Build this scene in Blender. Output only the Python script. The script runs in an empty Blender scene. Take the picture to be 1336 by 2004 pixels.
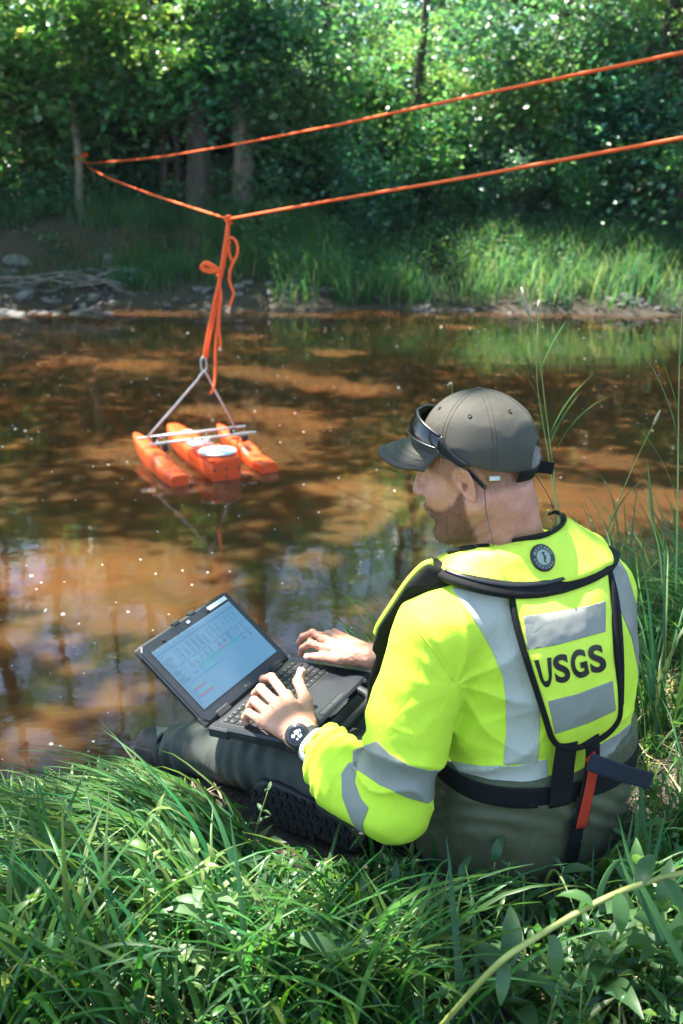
import bpy, bmesh, math, random
import numpy as np
from mathutils import Vector, Matrix
R_ = math.radians
rng = np.random.default_rng(7)
random.seed(7)
scene = bpy.context.scene
COL = scene.collection

# ---------------------------------------------------------------- camera, light, exposure
CAM = np.array([0.0, 0.0, 1.75]); PITCH = R_(18.2); FPX = 1948.0
cam_data = bpy.data.cameras.new('camera'); cam = bpy.data.objects.new('camera', cam_data); COL.objects.link(cam)
cam.location = CAM; cam.rotation_euler = (R_(90 - 18.2), 0, 0)
cam_data.sensor_fit = 'VERTICAL'; cam_data.sensor_height = 36; cam_data.sensor_width = 24; cam_data.lens = 35
cam_data.clip_start = 0.05; cam_data.clip_end = 900
cam_data.dof.use_dof = True; cam_data.dof.focus_distance = 2.0; cam_data.dof.aperture_fstop = 4.5
scene.camera = cam

SUN_EL, SUN_AZ = 66.0, -52.0       # azimuth from +Y toward +X: ahead of the camera and to the left
sx, sy, sz = (math.sin(R_(SUN_AZ)) * math.cos(R_(SUN_EL)), math.cos(R_(SUN_AZ)) * math.cos(R_(SUN_EL)), math.sin(R_(SUN_EL)))
SUNV = np.array([sx, sy, sz])
world = bpy.data.worlds.new('World'); scene.world = world; world.use_nodes = True
nt = world.node_tree; bg = nt.nodes['Background']
sky = nt.nodes.new('ShaderNodeTexSky'); sky.sky_type = 'NISHITA'; sky.sun_disc = False
sky.sun_elevation = R_(SUN_EL); sky.sun_rotation = R_(SUN_AZ); sky.air_density = 1.0; sky.dust_density = 0.6; sky.ozone_density = 1.0
nt.links.new(sky.outputs[0], bg.inputs[0]); bg.inputs[1].default_value = 0.115
sun_d = bpy.data.lights.new('sun', 'SUN'); sun_d.energy = 5.0; sun_d.angle = R_(0.5); sun_d.color = (1.0, 0.95, 0.86)
sun = bpy.data.objects.new('sun', sun_d); COL.objects.link(sun)
sun.rotation_euler = Vector((sx, sy, sz)).to_track_quat('Z', 'Y').to_euler(); sun.location = (-6, 8, 16)
scene.view_settings.view_transform = 'Standard'; scene.view_settings.look = 'None'
scene.view_settings.exposure = 2.35; scene.view_settings.gamma = 1.0
scene.cycles.max_bounces = 6; scene.cycles.transparent_max_bounces = 6
scene.cycles.diffuse_bounces = 3; scene.cycles.glossy_bounces = 3; scene.cycles.transmission_bounces = 4
scene.cycles.sample_clamp_indirect = 6.0
scene.cycles.use_denoising = True
scene.cycles.caustics_reflective = False; scene.cycles.caustics_refractive = False

# ---------------------------------------------------------------- geometry helpers
CF = np.array([0, math.cos(PITCH), -math.sin(PITCH)]); CU = np.array([0, math.sin(PITCH), math.cos(PITCH)]); CR = np.array([1.0, 0, 0])
def W(px, py, D):
    """a measured point of the place: seen at px, py of the photograph, D metres deep"""
    return CAM + D * (CF + CR * (px - 668) / FPX + CU * (1002 - py) / FPX)
def proj(P):
    d = P - CAM; D = d @ CF
    return 668 + FPX * (d @ CR) / D, 1002 - FPX * (d @ CU) / D, D
def Wz(px, py, z):
    d = CF + CR * (px - 668) / FPX + CU * (1002 - py) / FPX
    return CAM + d * ((z - CAM[2]) / d[2])
def Wy(px, py, y):
    d = CF + CR * (px - 668) / FPX + CU * (1002 - py) / FPX
    return CAM + d * (y / d[1])
def nrm(v):
    v = np.asarray(v, float); return v / (np.linalg.norm(v) + 1e-12)
def mesh_data(name, V, Fc, smooth=True, uv=None):
    me = bpy.data.meshes.new(name)
    V = np.asarray(V, np.float32)
    if isinstance(Fc, np.ndarray):
        n, k = Fc.shape
        me.vertices.add(len(V)); me.vertices.foreach_set('co', V.ravel())
        me.loops.add(n * k); me.loops.foreach_set('vertex_index', Fc.astype(np.int32).ravel())
        me.polygons.add(n); me.polygons.foreach_set('loop_start', np.arange(0, n * k, k, dtype=np.int32))
        me.polygons.foreach_set('loop_total', np.full(n, k, np.int32))
        me.update(calc_edges=True)
    else:
        me.from_pydata([tuple(map(float, v)) for v in V], [], [tuple(int(i) for i in f) for f in Fc])
        me.update()
    if smooth: me.polygons.foreach_set('use_smooth', np.ones(len(me.polygons), bool))
    return me
def vcol(me, name, C):
    """per-vertex value or colour attribute"""
    C = np.asarray(C, np.float32)
    if C.ndim == 1: C = np.repeat(C[:, None], 3, 1)
    a = me.color_attributes.new(name, 'FLOAT_COLOR', 'POINT')
    a.data.foreach_set('color', np.concatenate([C, np.ones((len(C), 1), np.float32)], 1).ravel())
def wmat(o):
    return (wmat(o.parent) @ o.matrix_parent_inverse @ o.matrix_basis) if o.parent else o.matrix_basis.copy()
def adopt(o, parent):
    """make o a part of parent; its coordinates stay those of the world"""
    o.parent = parent; o.matrix_parent_inverse = wmat(parent).inverted()
def link(name, me, mat=None, parent=None, loc=None):
    o = bpy.data.objects.new(name, me); COL.objects.link(o)
    if mat is not None and len(me.materials) == 0: me.materials.append(mat)
    if parent is not None: adopt(o, parent)
    if loc is not None: o.location = loc
    return o
def obj(name, V, Fc, mat, parent=None, smooth=True, loc=None):
    return link(name, mesh_data(name, V, Fc, smooth), mat, parent, loc)
def tag(o, label=None, cat=None, group=None, kind=None):
    if label: o['label'] = label
    if cat: o['category'] = cat
    if group: o['group'] = group
    if kind: o['kind'] = kind
    return o
def empty(name, loc=(0, 0, 0), label=None, cat=None, group=None, parent=None):
    o = bpy.data.objects.new(name, None); COL.objects.link(o); o.location = loc; o.empty_display_size = .1
    if parent is not None: adopt(o, parent)
    return tag(o, label, cat, group)
def join(parts):
    Vs, Fs, n = [], [], 0
    for V, Fc in parts:
        V = np.asarray(V, float); Vs.append(V); Fs += [tuple(int(i) + n for i in f) for f in Fc]; n += len(V)
    return np.concatenate(Vs), Fs
def box(c, e, axes=None, bev=0.0):
    """box with centre c, half extents e; bevelled by chamfered corners when bev > 0"""
    A = np.eye(3) if axes is None else np.array(axes, float)
    if bev <= 0:
        S = np.array([[x, y, z] for z in (-1, 1) for y in (-1, 1) for x in (-1, 1)], float) * np.array(e)
        Fc = [(0, 2, 3, 1), (4, 5, 7, 6), (0, 1, 5, 4), (2, 6, 7, 3), (0, 4, 6, 2), (1, 3, 7, 5)]
        return np.asarray(c) + S @ A, Fc
    e = np.array(e, float); b = min(bev, e.min() * .9); V = []
    for z in (-1, 1):
        for y in (-1, 1):
            for x in (-1, 1):
                s = np.array([x, y, z])
                for k in range(3):
                    q = e - b; q[k] = e[k]; V.append(s * q)
    V = np.array(V); i = lambda x, y, z, k: ((z > 0) * 4 + (y > 0) * 2 + (x > 0)) * 3 + k
    Fc = []
    for k in range(3):
        o1, o2 = [(1, 2), (2, 0), (0, 1)][k]
        for s in (-1, 1):
            q = []
            for a, bb in ((-1, -1), (1, -1), (1, 1), (-1, 1)):
                v = [0, 0, 0]; v[k] = s; v[o1] = a; v[o2] = bb; q.append(i(*v, k))
            Fc.append(tuple(q if s > 0 else q[::-1]))
    for k in range(3):      # edges along axis k
        o1, o2 = [(1, 2), (2, 0), (0, 1)][k]
        for a in (-1, 1):
            for bb in (-1, 1):
                v0 = [0, 0, 0]; v0[o1] = a; v0[o2] = bb; v1 = list(v0); v0[k] = -1; v1[k] = 1
                q = [i(*v0, o1), i(*v1, o1), i(*v1, o2), i(*v0, o2)]
                Fc.append(tuple(q if a * bb > 0 else q[::-1]))
    for x in (-1, 1):
        for y in (-1, 1):
            for z in (-1, 1):
                q = [i(x, y, z, 0), i(x, y, z, 1), i(x, y, z, 2)]
                Fc.append(tuple(q if x * y * z > 0 else q[::-1]))
    return np.asarray(c) + V @ A, Fc
def spline(pts, n=8, closed=False):
    """Catmull-Rom through pts"""
    P = np.asarray(pts, float); out = []
    m = len(P)
    rngs = range(m) if closed else range(m - 1)
    for i in rngs:
        p1, p2 = P[i], P[(i + 1) % m]
        p0 = P[i - 1] if (closed or i > 0) else 2 * p1 - p2
        p3 = P[(i + 2) % m] if (closed or i + 2 < m) else 2 * p2 - p1
        for k in range(n):
            t = k / n
            out.append(.5 * ((2 * p1) + (-p0 + p2) * t + (2 * p0 - 5 * p1 + 4 * p2 - p3) * t * t + (-p0 + 3 * p1 - 3 * p2 + p3) * t ** 3))
    if not closed: out.append(P[-1])
    return np.array(out)
def tube(P, r, sides=8, cap=True, flat=None, up=None, closed=False, twist=0):
    """swept tube along P, radius r (scalar or per point); flat = (half width, half thickness) along side/up vectors"""
    P = np.asarray(P, float); n = len(P); r = np.broadcast_to(np.asarray(r, float), (n,))
    T = np.gradient(P, axis=0)
    if closed: T = np.roll(P, -1, 0) - np.roll(P, 1, 0)
    T /= np.linalg.norm(T, axis=1)[:, None] + 1e-12
    V = []; prev = None
    for i in range(n):
        if up is not None:
            U = np.asarray(up[i] if np.ndim(up) == 2 else up, float)
        else:
            U = prev if prev is not None else (np.array([0, 0, 1.]) if abs(T[i][2]) < .9 else np.array([1., 0, 0]))
        U = U - T[i] * (U @ T[i]); U = nrm(U); prev = U
        S = np.cross(T[i], U)
        a = np.arange(sides) * 2 * np.pi / sides + twist * i
        if flat is not None:
            w, h = flat; q = (np.sign(np.cos(a)) * np.abs(np.cos(a)) ** .5)[:, None] * S * w * r[i] + (np.sign(np.sin(a)) * np.abs(np.sin(a)) ** .5)[:, None] * U * h * r[i]
        else:
            q = np.cos(a)[:, None] * S * r[i] + np.sin(a)[:, None] * U * r[i]
        V.append(P[i] + q)
    V = np.concatenate(V); Fc = []
    m = n if closed else n - 1
    for i in range(m):
        for k in range(sides):
            a, b = i * sides + k, i * sides + (k + 1) % sides
            c, d = ((i + 1) % n) * sides + (k + 1) % sides, ((i + 1) % n) * sides + k
            Fc.append((a, b, c, d))
    if cap and not closed:
        Fc.append(tuple(range(sides))[::-1]); Fc.append(tuple((n - 1) * sides + k for k in range(sides)))
    return V, Fc
def disc(c, n, r, seg=24, h=0.002, rx=None):
    n = nrm(n); a = nrm(np.cross(n, [0, 0, 1] if abs(n[2]) < .9 else [1, 0, 0])); b = np.cross(n, a)
    if rx is not None: a = nrm(rx - n * (np.asarray(rx) @ n)); b = np.cross(n, a)
    t = np.arange(seg) * 2 * np.pi / seg
    ring = np.cos(t)[:, None] * a + np.sin(t)[:, None] * b
    V = np.concatenate([c + ring * r, c + n * h * .7 + ring * r, c + n * h + ring * r * .93])
    Fc = [(k, (k + 1) % seg, seg + (k + 1) % seg, seg + k) for k in range(seg)] + [(seg + k, seg + (k + 1) % seg, 2 * seg + (k + 1) % seg, 2 * seg + k) for k in range(seg)]
    Fc.append(tuple(2 * seg + k for k in range(seg)))
    return V, Fc

# ---------------------------------------------------------------- noise and signed distance helpers
def _hash(i, j, k):
    n = (i * 374761393 + j * 668265263 + k * 2147483647 + 1013904223) & 0xffffffff
    n = ((n ^ (n >> 13)) * 1274126177) & 0xffffffff
    return ((n ^ (n >> 16)) & 0xffffff) / 16777215.0
def vnoise(P, f=1.0, seed=0):
    """smooth value noise, -1..1"""
    P = np.asarray(P, float) * f + seed * 17.31
    I = np.floor(P).astype(np.int64); t = P - I; t = t * t * (3 - 2 * t)
    r = 0
    for dx in (0, 1):
        wx = t[:, 0] if dx else 1 - t[:, 0]
        for dy in (0, 1):
            wy = t[:, 1] if dy else 1 - t[:, 1]
            for dz in (0, 1):
                wz = t[:, 2] if dz else 1 - t[:, 2]
                r = r + wx * wy * wz * _hash(I[:, 0] + dx, I[:, 1] + dy, I[:, 2] + dz)
    return r * 2 - 1
def smin(a, b, k):
    h = np.clip(.5 + .5 * (b - a) / k, 0, 1); return b + (a - b) * h - k * h * (1 - h)
def smax(a, b, k): return -smin(-a, -b, k)
def sd_cap(P, a, b, ra, rb=None):
    rb = ra if rb is None else rb
    a = np.asarray(a); ab = np.asarray(b) - a; L2 = ab @ ab + 1e-12
    t = np.clip((P - a) @ ab / L2, 0, 1)
    return np.linalg.norm(P - a - t[:, None] * ab, axis=1) - (ra + (rb - ra) * t)
def sd_chain(P, pts, rad, k=.0):
    d = None
    for i in range(len(pts) - 1):
        e = sd_cap(P, pts[i], pts[i + 1], rad[i], rad[i + 1]); d = e if d is None else (smin(d, e, k) if k > 0 else np.minimum(d, e))
    return d
def sd_ell(P, c, r, axes=None):
    q = P - np.asarray(c)
    if axes is not None: q = q @ np.asarray(axes).T
    r = np.asarray(r, float)
    k0 = np.linalg.norm(q / r, axis=1); k1 = np.linalg.norm(q / (r * r), axis=1) + 1e-9
    return np.where(k0 < .3, (k0 - 1) * r.min(), k0 * (k0 - 1) / k1)
def sd_box(P, c, e, axes=None, rr=0.0):
    q = P - np.asarray(c)
    if axes is not None: q = q @ np.asarray(axes).T
    q = np.abs(q) - (np.asarray(e) - rr)
    return np.linalg.norm(np.maximum(q, 0), axis=1) + np.minimum(q.max(1), 0) - rr
def poly_sd(x, y, poly):
    """signed distance to a 2-D polygon, negative inside"""
    poly = np.asarray(poly, float); n = len(poly); d = np.full(len(x), 1e18); ins = np.zeros(len(x), bool)
    for i in range(n):
        ax, ay = poly[i]; bx, by = poly[(i + 1) % n]
        ex, ey = bx - ax, by - ay; wx, wy = x - ax, y - ay
        t = np.clip((wx * ex + wy * ey) / (ex * ex + ey * ey + 1e-12), 0, 1)
        d = np.minimum(d, (wx - ex * t) ** 2 + (wy - ey * t) ** 2)
        c = ((ay > y) != (by > y))
        with np.errstate(divide='ignore', invalid='ignore'):
            xi = ax + (y - ay) * ex / (ey if ey != 0 else 1e-9)
        ins ^= c & (x < xi)
    d = np.sqrt(d); return np.where(ins, -d, d)
def surface_nets(fn, lo, hi, h, B=8):
    """quad mesh of fn = 0 inside lo..hi at cell size h; only blocks near the surface are sampled finely"""
    lo = np.asarray(lo, float); hi = np.asarray(hi, float)
    nb = np.maximum(1, np.ceil((hi - lo) / (h * B)).astype(int)); n = nb * B + 1
    bi = np.stack(np.meshgrid(*[np.arange(k) for k in nb], indexing='ij'), -1).reshape(-1, 3)
    ctr = lo + (bi + .5) * B * h; dc = fn(ctr)
    act = np.abs(dc) < B * h * .9 * 1.35
    vals = np.empty(n, np.float32)
    big = np.where(dc > 0, 1.0, -1.0)
    vb = big.reshape(nb)
    vals[:-1, :-1, :-1] = np.repeat(np.repeat(np.repeat(vb, B, 0), B, 1), B, 2)
    vals[-1] = 1; vals[:, -1] = 1; vals[:, :, -1] = 1
    off = np.stack(np.meshgrid(*[np.arange(B + 1)] * 3, indexing='ij'), -1).reshape(-1, 3)
    A = bi[act]
    for s in range(0, len(A), 400):
        idx = (A[s:s + 400, None, :] * B + off[None]).reshape(-1, 3)
        v = fn(lo + idx * h); vals[idx[:, 0], idx[:, 1], idx[:, 2]] = v
    ins = vals < 0
    c = ins[:-1, :-1, :-1].astype(np.int8)
    cnt = np.zeros(tuple(n - 1), np.int8)
    for dx in (0, 1):
        for dy in (0, 1):
            for dz in (0, 1): cnt += ins[dx:n[0] - 1 + dx, dy:n[1] - 1 + dy, dz:n[2] - 1 + dz]
    cells = np.argwhere((cnt > 0) & (cnt < 8))
    if len(cells) == 0: return np.zeros((0, 3)), np.zeros((0, 4), int)
    acc = np.zeros((len(cells), 3)); num = np.zeros(len(cells))
    corners = [(0, 0, 0), (1, 0, 0), (0, 1, 0), (1, 1, 0), (0, 0, 1), (1, 0, 1), (0, 1, 1), (1, 1, 1)]
    ev = [(0, 1), (2, 3), (4, 5), (6, 7), (0, 2), (1, 3), (4, 6), (5, 7), (0, 4), (1, 5), (2, 6), (3, 7)]
    cv = [vals[cells[:, 0] + c[0], cells[:, 1] + c[1], cells[:, 2] + c[2]] for c in corners]
    for a, b in ev:
        va, vb2 = cv[a], cv[b]; m = (va < 0) != (vb2 < 0)
        t = np.where(m, va / np.where(m, va - vb2, 1), 0)
        p = np.array(corners[a]) + t[:, None] * (np.array(corners[b]) - np.array(corners[a]))
        acc += p * m[:, None]; num += m
    V = lo + (cells + acc / num[:, None]) * h
    vid = np.full(tuple(n - 1), -1, np.int64); vid[cells[:, 0], cells[:, 1], cells[:, 2]] = np.arange(len(cells))
    quads = []
    for ax in range(3):
        o1, o2 = (ax + 1) % 3, (ax + 2) % 3
        s0 = [slice(None)] * 3; s1 = [slice(None)] * 3
        s0[ax] = slice(0, n[ax] - 1); s1[ax] = slice(1, n[ax])
        m = ins[tuple(s0)] != ins[tuple(s1)]
        e = np.argwhere(m)
        e = e[(e[:, o1] > 0) & (e[:, o2] > 0) & (e[:, o1] < n[o1] - 1) & (e[:, o2] < n[o2] - 1)]
        fl = ins[tuple(s0)][e[:, 0], e[:, 1], e[:, 2]]
        q = []
        for d1, d2 in ((-1, -1), (0, -1), (0, 0), (-1, 0)):
            c = e.copy(); c[:, o1] += d1; c[:, o2] += d2; q.append(vid[c[:, 0], c[:, 1], c[:, 2]])
        q = np.stack(q, 1); q[~fl] = q[~fl][:, ::-1]; quads.append(q)
    Q = np.concatenate(quads); Q = Q[(Q >= 0).all(1)]
    return V, Q
def grad(fn, P, e=6e-4):
    g = np.stack([fn(P + np.eye(3)[k] * e) - fn(P - np.eye(3)[k] * e) for k in range(3)], 1)
    return g / (np.linalg.norm(g, axis=1)[:, None] + 1e-12)
def settle(fn, P, it=2, e=1e-3):
    for _ in range(it): P = P - grad(fn, P, e) * fn(P)[:, None] * .9
    return P
def march(fn, px, py, D0=1.3, D1=3.0, off=0.0):
    """points where the sight lines px, py meet the surface fn = off"""
    px = np.atleast_1d(np.asarray(px, float)); py = np.atleast_1d(np.asarray(py, float))
    d = CF + CR * ((px - 668) / FPX)[:, None] + CU * ((1002 - py) / FPX)[:, None]
    L = np.linalg.norm(d, axis=1); t = np.full(len(px), D0)
    for _ in range(70):
        v = fn(CAM + d * t[:, None]) - off; t = np.minimum(t + v * .8 / L, D1)
    return CAM + d * t[:, None], t
def cut(V, Q, val):
    """keep the part of the mesh where val < 0, cutting faces along the line val = 0"""
    V = np.asarray(V); Q = np.asarray(Q); val = np.asarray(val)
    T = np.concatenate([Q[:, [0, 1, 2]], Q[:, [0, 2, 3]]]) if Q.shape[1] == 4 else Q
    s = val[T] < 0; k = s.sum(1)
    keep = [tuple(t) for t in T[k == 3]]; newV = []; edge = {}; base = len(V)
    def mid(a, b):
        key = (a, b) if a < b else (b, a)
        if key not in edge:
            t = val[a] / (val[a] - val[b]); newV.append(V[a] + (V[b] - V[a]) * t); edge[key] = base + len(newV) - 1
        return edge[key]
    for t, q in zip(T[(k == 1) | (k == 2)], s[(k == 1) | (k == 2)]):
        t = [int(x) for x in t]
        if q.sum() == 1:
            i = int(np.argmax(q)); a, b, c = t[i], t[(i + 1) % 3], t[(i + 2) % 3]
            keep.append((a, mid(a, b), mid(a, c)))
        else:
            i = int(np.argmin(q)); a, b, c = t[i], t[(i + 1) % 3], t[(i + 2) % 3]
            ab, ac = mid(a, b), mid(a, c); keep.append((ab, b, c)); keep.append((ab, c, ac))
    if not keep: return np.zeros((0, 3)), np.zeros((0, 3), int)
    VV = np.concatenate([V, np.array(newV)]) if newV else V
    K = np.array(keep); used, inv = np.unique(K, return_inverse=True)
    return VV[used], inv.reshape(K.shape)
def patch(fn, V, Q, val, off=.0012):
    """thin sheet lying on surface fn over the region val < 0"""
    v, f = cut(V, Q, val)
    if len(v) == 0: return v, f
    n = grad(fn, v); lo, hi = v - n * .001, v + n * off
    m = len(v); E = {}
    for t in f:
        for a, b in ((t[0], t[1]), (t[1], t[2]), (t[2], t[0])):
            E[(int(a), int(b))] = 1
    rim = [(a, b) for (a, b) in E if (b, a) not in E]
    V2 = np.concatenate([hi, lo]); F2 = [tuple(int(x) for x in t) for t in f] + [(b, a, a + m, b + m) for a, b in rim]
    return V2, F2

# ---------------------------------------------------------------- materials
class NT:
    def __init__(s, name):
        s.m = bpy.data.materials.new(name); s.m.use_nodes = True; s.t = s.m.node_tree; s.b = s.t.nodes['Principled BSDF']; s.out = s.t.nodes['Material Output']
    def n(s, typ, **kw):
        x = s.t.nodes.new('ShaderNode' + typ)
        for k, v in kw.items():
            if k.startswith('i_'): x.inputs[k[2:].replace('_', ' ')].default_value = v
            else: setattr(x, k, v)
        return x
    def l(s, a, b): s.t.links.new(a, b)
    def coord(s, which='Object'): return s.n('TexCoord').outputs[which]
    def noise(s, scale, detail=3, rough=.55, co=None, stretch=None, dist=0):
        x = s.n('TexNoise'); x.inputs['Scale'].default_value = scale; x.inputs['Detail'].default_value = detail; x.inputs['Roughness'].default_value = rough
        x.inputs['Distortion'].default_value = dist
        co = co or s.coord()
        if stretch: mp = s.n('Mapping'); mp.inputs['Scale'].default_value = stretch; s.l(co, mp.inputs[0]); co = mp.outputs[0]
        s.l(co, x.inputs['Vector']); return x.outputs['Fac']
    def ramp(s, fac, stops):
        r = s.n('ValToRGB'); e = r.color_ramp.elements
        while len(e) < len(stops): e.new(.5)
        for k, (p, c) in enumerate(stops):
            e[k].position = p; e[k].color = (*c, 1) if len(c) == 3 else c
        s.l(fac, r.inputs[0]); return r.outputs[0]
    def mixc(s, f, a, b, mode='MIX'):
        x = s.n('Mix', data_type='RGBA', blend_type=mode)
        for sock, v in ((x.inputs[0], f), (x.inputs[6], a), (x.inputs[7], b)):
            if hasattr(v, 'is_linked') or isinstance(v, bpy.types.NodeSocket): s.l(v, sock)
            else: sock.default_value = v if not isinstance(v, tuple) or len(v) == 4 else (*v, 1)
        return x.outputs[2]
    def bump(s, h, strength=.3, dist=.01, base=None):
        b = s.n('Bump'); b.inputs['Strength'].default_value = strength; b.inputs['Distance'].default_value = dist; s.l(h, b.inputs['Height'])
        if base: s.l(base, b.inputs['Normal'])
        return b.outputs[0]
def mat(name, col, rough=.6, metal=0., var=.12, vscale=30., bump=.0, bscale=200., spec=.5, sss=0., sheen=0., coat=0., bdist=.002, attr=None):
    t = NT(name); b = t.b
    n = t.noise(vscale, 4)
    lo = tuple(c * (1 - var) for c in col); hi = tuple(min(1, c * (1 + var)) for c in col)
    c = t.ramp(n, [(.3, lo), (.7, hi)])
    if attr:
        a = t.n('Attribute', attribute_name=attr); c = t.mixc(1.0, c, a.outputs[0], 'MULTIPLY')
    t.l(c, b.inputs['Base Color']); b.inputs['Roughness'].default_value = rough; b.inputs['Metallic'].default_value = metal
    b.inputs['Specular IOR Level'].default_value = spec
    if sss: b.inputs['Subsurface Weight'].default_value = sss; b.inputs['Subsurface Radius'].default_value = (.012, .004, .002); b.inputs['Subsurface Scale'].default_value = 1.0
    if sheen: b.inputs['Sheen Weight'].default_value = sheen
    if coat: b.inputs['Coat Weight'].default_value = coat
    if bump: t.l(t.bump(t.noise(bscale, 3), bump, bdist), b.inputs['Normal'])
    return t.m
# ================================================================ ground, water and banks
M = {}
def edge_near(x):      # where the near bank meets the water
    return np.interp(x, [-8, -3, -1, -.4, .3, 1.0, 2.5, 6], [1.5, 1.85, 2.16, 2.66, 2.98, 3.35, 4.0, 4.6]) + .05 * np.sin(x * 3.1) + .03 * np.sin(x * 7.7 + 1)
def edge_far(x):
    return np.interp(x, [-12, -6, -2, 2, 6, 12], [15.3, 15.1, 14.95, 14.6, 14.1, 13.6]) + .18 * np.sin(x * 1.3) + .08 * np.sin(x * 4.1)
def ground_z(x, y):
    x = np.asarray(x, float); y = np.asarray(y, float)
    dn = edge_near(x) - y
    zn = np.where(dn > 0, .44 * (1 - np.exp(-np.maximum(dn, 0) / .30)) + .012 * np.sin(x * 5 + y * 3) * np.clip(dn, 0, 1), np.maximum(dn, -3) * .35)
    zn = zn + np.clip(-y - .5, 0, 30) * .05
    df = y - edge_far(x)
    left = 1 / (1 + np.exp((x + .8) * 1.4))
    prof_l = np.interp(df, [-3, 0, .35, .9, 1.25, 1.6, 2.3, 4.2, 11, 40, 300], [-1.0, 0, .16, .45, .62, 1.08, 1.22, 1.50, 1.9, 3.5, 12])
    prof_r = np.interp(df, [-3, 0, .35, .9, 1.6, 2.6, 4.2, 7, 11, 40, 300], [-1.0, 0, .12, .30, .58, .95, 1.35, 1.65, 1.9, 3.5, 12])
    zf = prof_l * left + prof_r * (1 - left)
    nz = .05 * np.sin(x * 2.1 + y) + .03 * np.sin(x * 5.3 - y * 2.2)
    zf = zf + nz * np.clip(df, 0, 1)
    return np.where(y < 9, np.maximum(zn, -.6), np.maximum(zf, -.6))
xs = np.concatenate([np.linspace(-160, -14, 14), np.linspace(-13, -3.2, 50), np.linspace(-3, 4, 90), np.linspace(4.2, 14, 50), np.linspace(15, 160, 14)])
ys = np.concatenate([np.linspace(-60, -2, 10), np.linspace(-1.5, 5, 90), np.linspace(5.5, 13, 10), np.linspace(13.2, 20, 110), np.linspace(20.5, 48, 50), np.linspace(52, 220, 12)])
GX, GY = np.meshgrid(xs, ys, indexing='ij'); GZ = ground_z(GX, GY)
V = np.stack([GX, GY, GZ], -1).reshape(-1, 3)
ii, jj = np.meshgrid(np.arange(len(xs) - 1), np.arange(len(ys) - 1), indexing='ij'); k = (ii * len(ys) + jj).ravel()
V += np.stack([vnoise(V, 3.1, 1) * .02, vnoise(V, 3.3, 2) * .02, vnoise(V, 4.5, 3) * .035 + vnoise(V, 14, 4) * .012], 1) * (np.abs(V[:, :1]) < 14) * (V[:, 1:2] < 22) * (V[:, 2:3] > -.3)
t = NT('earth'); n1 = t.noise(3.5, 5); n2 = t.noise(40, 5)
c = t.ramp(n1, [(.3, (.026, .019, .012)), (.55, (.045, .034, .022)), (.75, (.030, .032, .016))]); c = t.mixc(.5, c, t.ramp(n2, [(.35, (.020, .015, .010)), (.65, (.070, .054, .036))]))
t.l(c, t.b.inputs['Base Color']); t.b.inputs['Roughness'].default_value = .95; t.l(t.bump(n2, .8, .03), t.b.inputs['Normal']); M['earth'] = t.m
tag(obj('ground', V, np.stack([k, k + len(ys), k + len(ys) + 1, k + 1], 1), M['earth']), 'dark soil of the two river banks under the grass', kind='structure')

# water: murky brown, lit from within where the sun reaches it, glossy on top
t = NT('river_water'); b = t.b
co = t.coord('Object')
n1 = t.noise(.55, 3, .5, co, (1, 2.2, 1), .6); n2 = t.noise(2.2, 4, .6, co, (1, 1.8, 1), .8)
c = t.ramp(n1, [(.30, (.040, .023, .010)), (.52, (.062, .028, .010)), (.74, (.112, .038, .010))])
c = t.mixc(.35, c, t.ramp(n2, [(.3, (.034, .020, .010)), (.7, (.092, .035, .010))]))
t.l(c, b.inputs['Base Color']); b.inputs['Roughness'].default_value = .035; b.inputs['IOR'].default_value = 1.33
b.inputs['Subsurface Weight'].default_value = 1.0; b.inputs['Subsurface Radius'].default_value = (1.0, .55, .30); b.inputs['Subsurface Scale'].default_value = .70
w1 = t.noise(1.2, 2, .5, co, (1, 1.5, 1), .3); w2 = t.noise(13, 3, .55, co, (1, 1.1, 1), .2)
bp = t.bump(w1, .5, .008); bp = t.bump(w2, .35, .0011, bp); t.l(bp, b.inputs['Normal'])
M['water'] = t.m
wx = np.concatenate([np.linspace(-155, -16, 6), np.linspace(-14, 14, 30), np.linspace(16, 155, 6)]); wy = np.linspace(2.0, 16.4, 30)
A, B = np.meshgrid(wx, wy, indexing='ij'); V = np.stack([A, B, A * 0], -1).reshape(-1, 3)
ii, jj = np.meshgrid(np.arange(len(wx) - 1), np.arange(len(wy) - 1), indexing='ij'); k = (ii * len(wy) + jj).ravel()
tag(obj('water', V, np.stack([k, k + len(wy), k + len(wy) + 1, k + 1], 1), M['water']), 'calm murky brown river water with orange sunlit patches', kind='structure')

# foam bubbles drifting on the water
M['foam'] = mat('foam', (.80, .80, .76), .4)
r = np.random.default_rng(11); parts = []
a8 = np.arange(8) * np.pi / 4
cnt = 0
while cnt < 330:
    px = r.uniform(-60, 1400); py = 640 + 860 * r.random() ** 1.8; p = Wz(px, py, 0)
    if vnoise(p[None] * np.array([1, .8, 1]), .9, 5)[0] < r.uniform(-.75, .5): continue
    R0 = r.uniform(.0022, .0048) * (1 + .10 * (p[1] - 3)) * (1.7 if r.random() < .06 else 1)
    V = np.concatenate([np.stack([np.cos(a8) * R0, np.sin(a8) * R0 * r.uniform(.6, 1), a8 * 0 + .001], 1), np.stack([np.cos(a8) * R0 * .55, np.sin(a8) * R0 * .5, a8 * 0 + R0 * .6], 1)]) + p
    parts.append((V, [(i, (i + 1) % 8, 8 + (i + 1) % 8, 8 + i) for i in range(8)] + [tuple(range(8, 16))])); cnt += 1
v, f = join(parts); tag(obj('foam', v, f, M['foam']), 'white foam bubbles drifting on the brown water', 'foam', kind='stuff')

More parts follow.
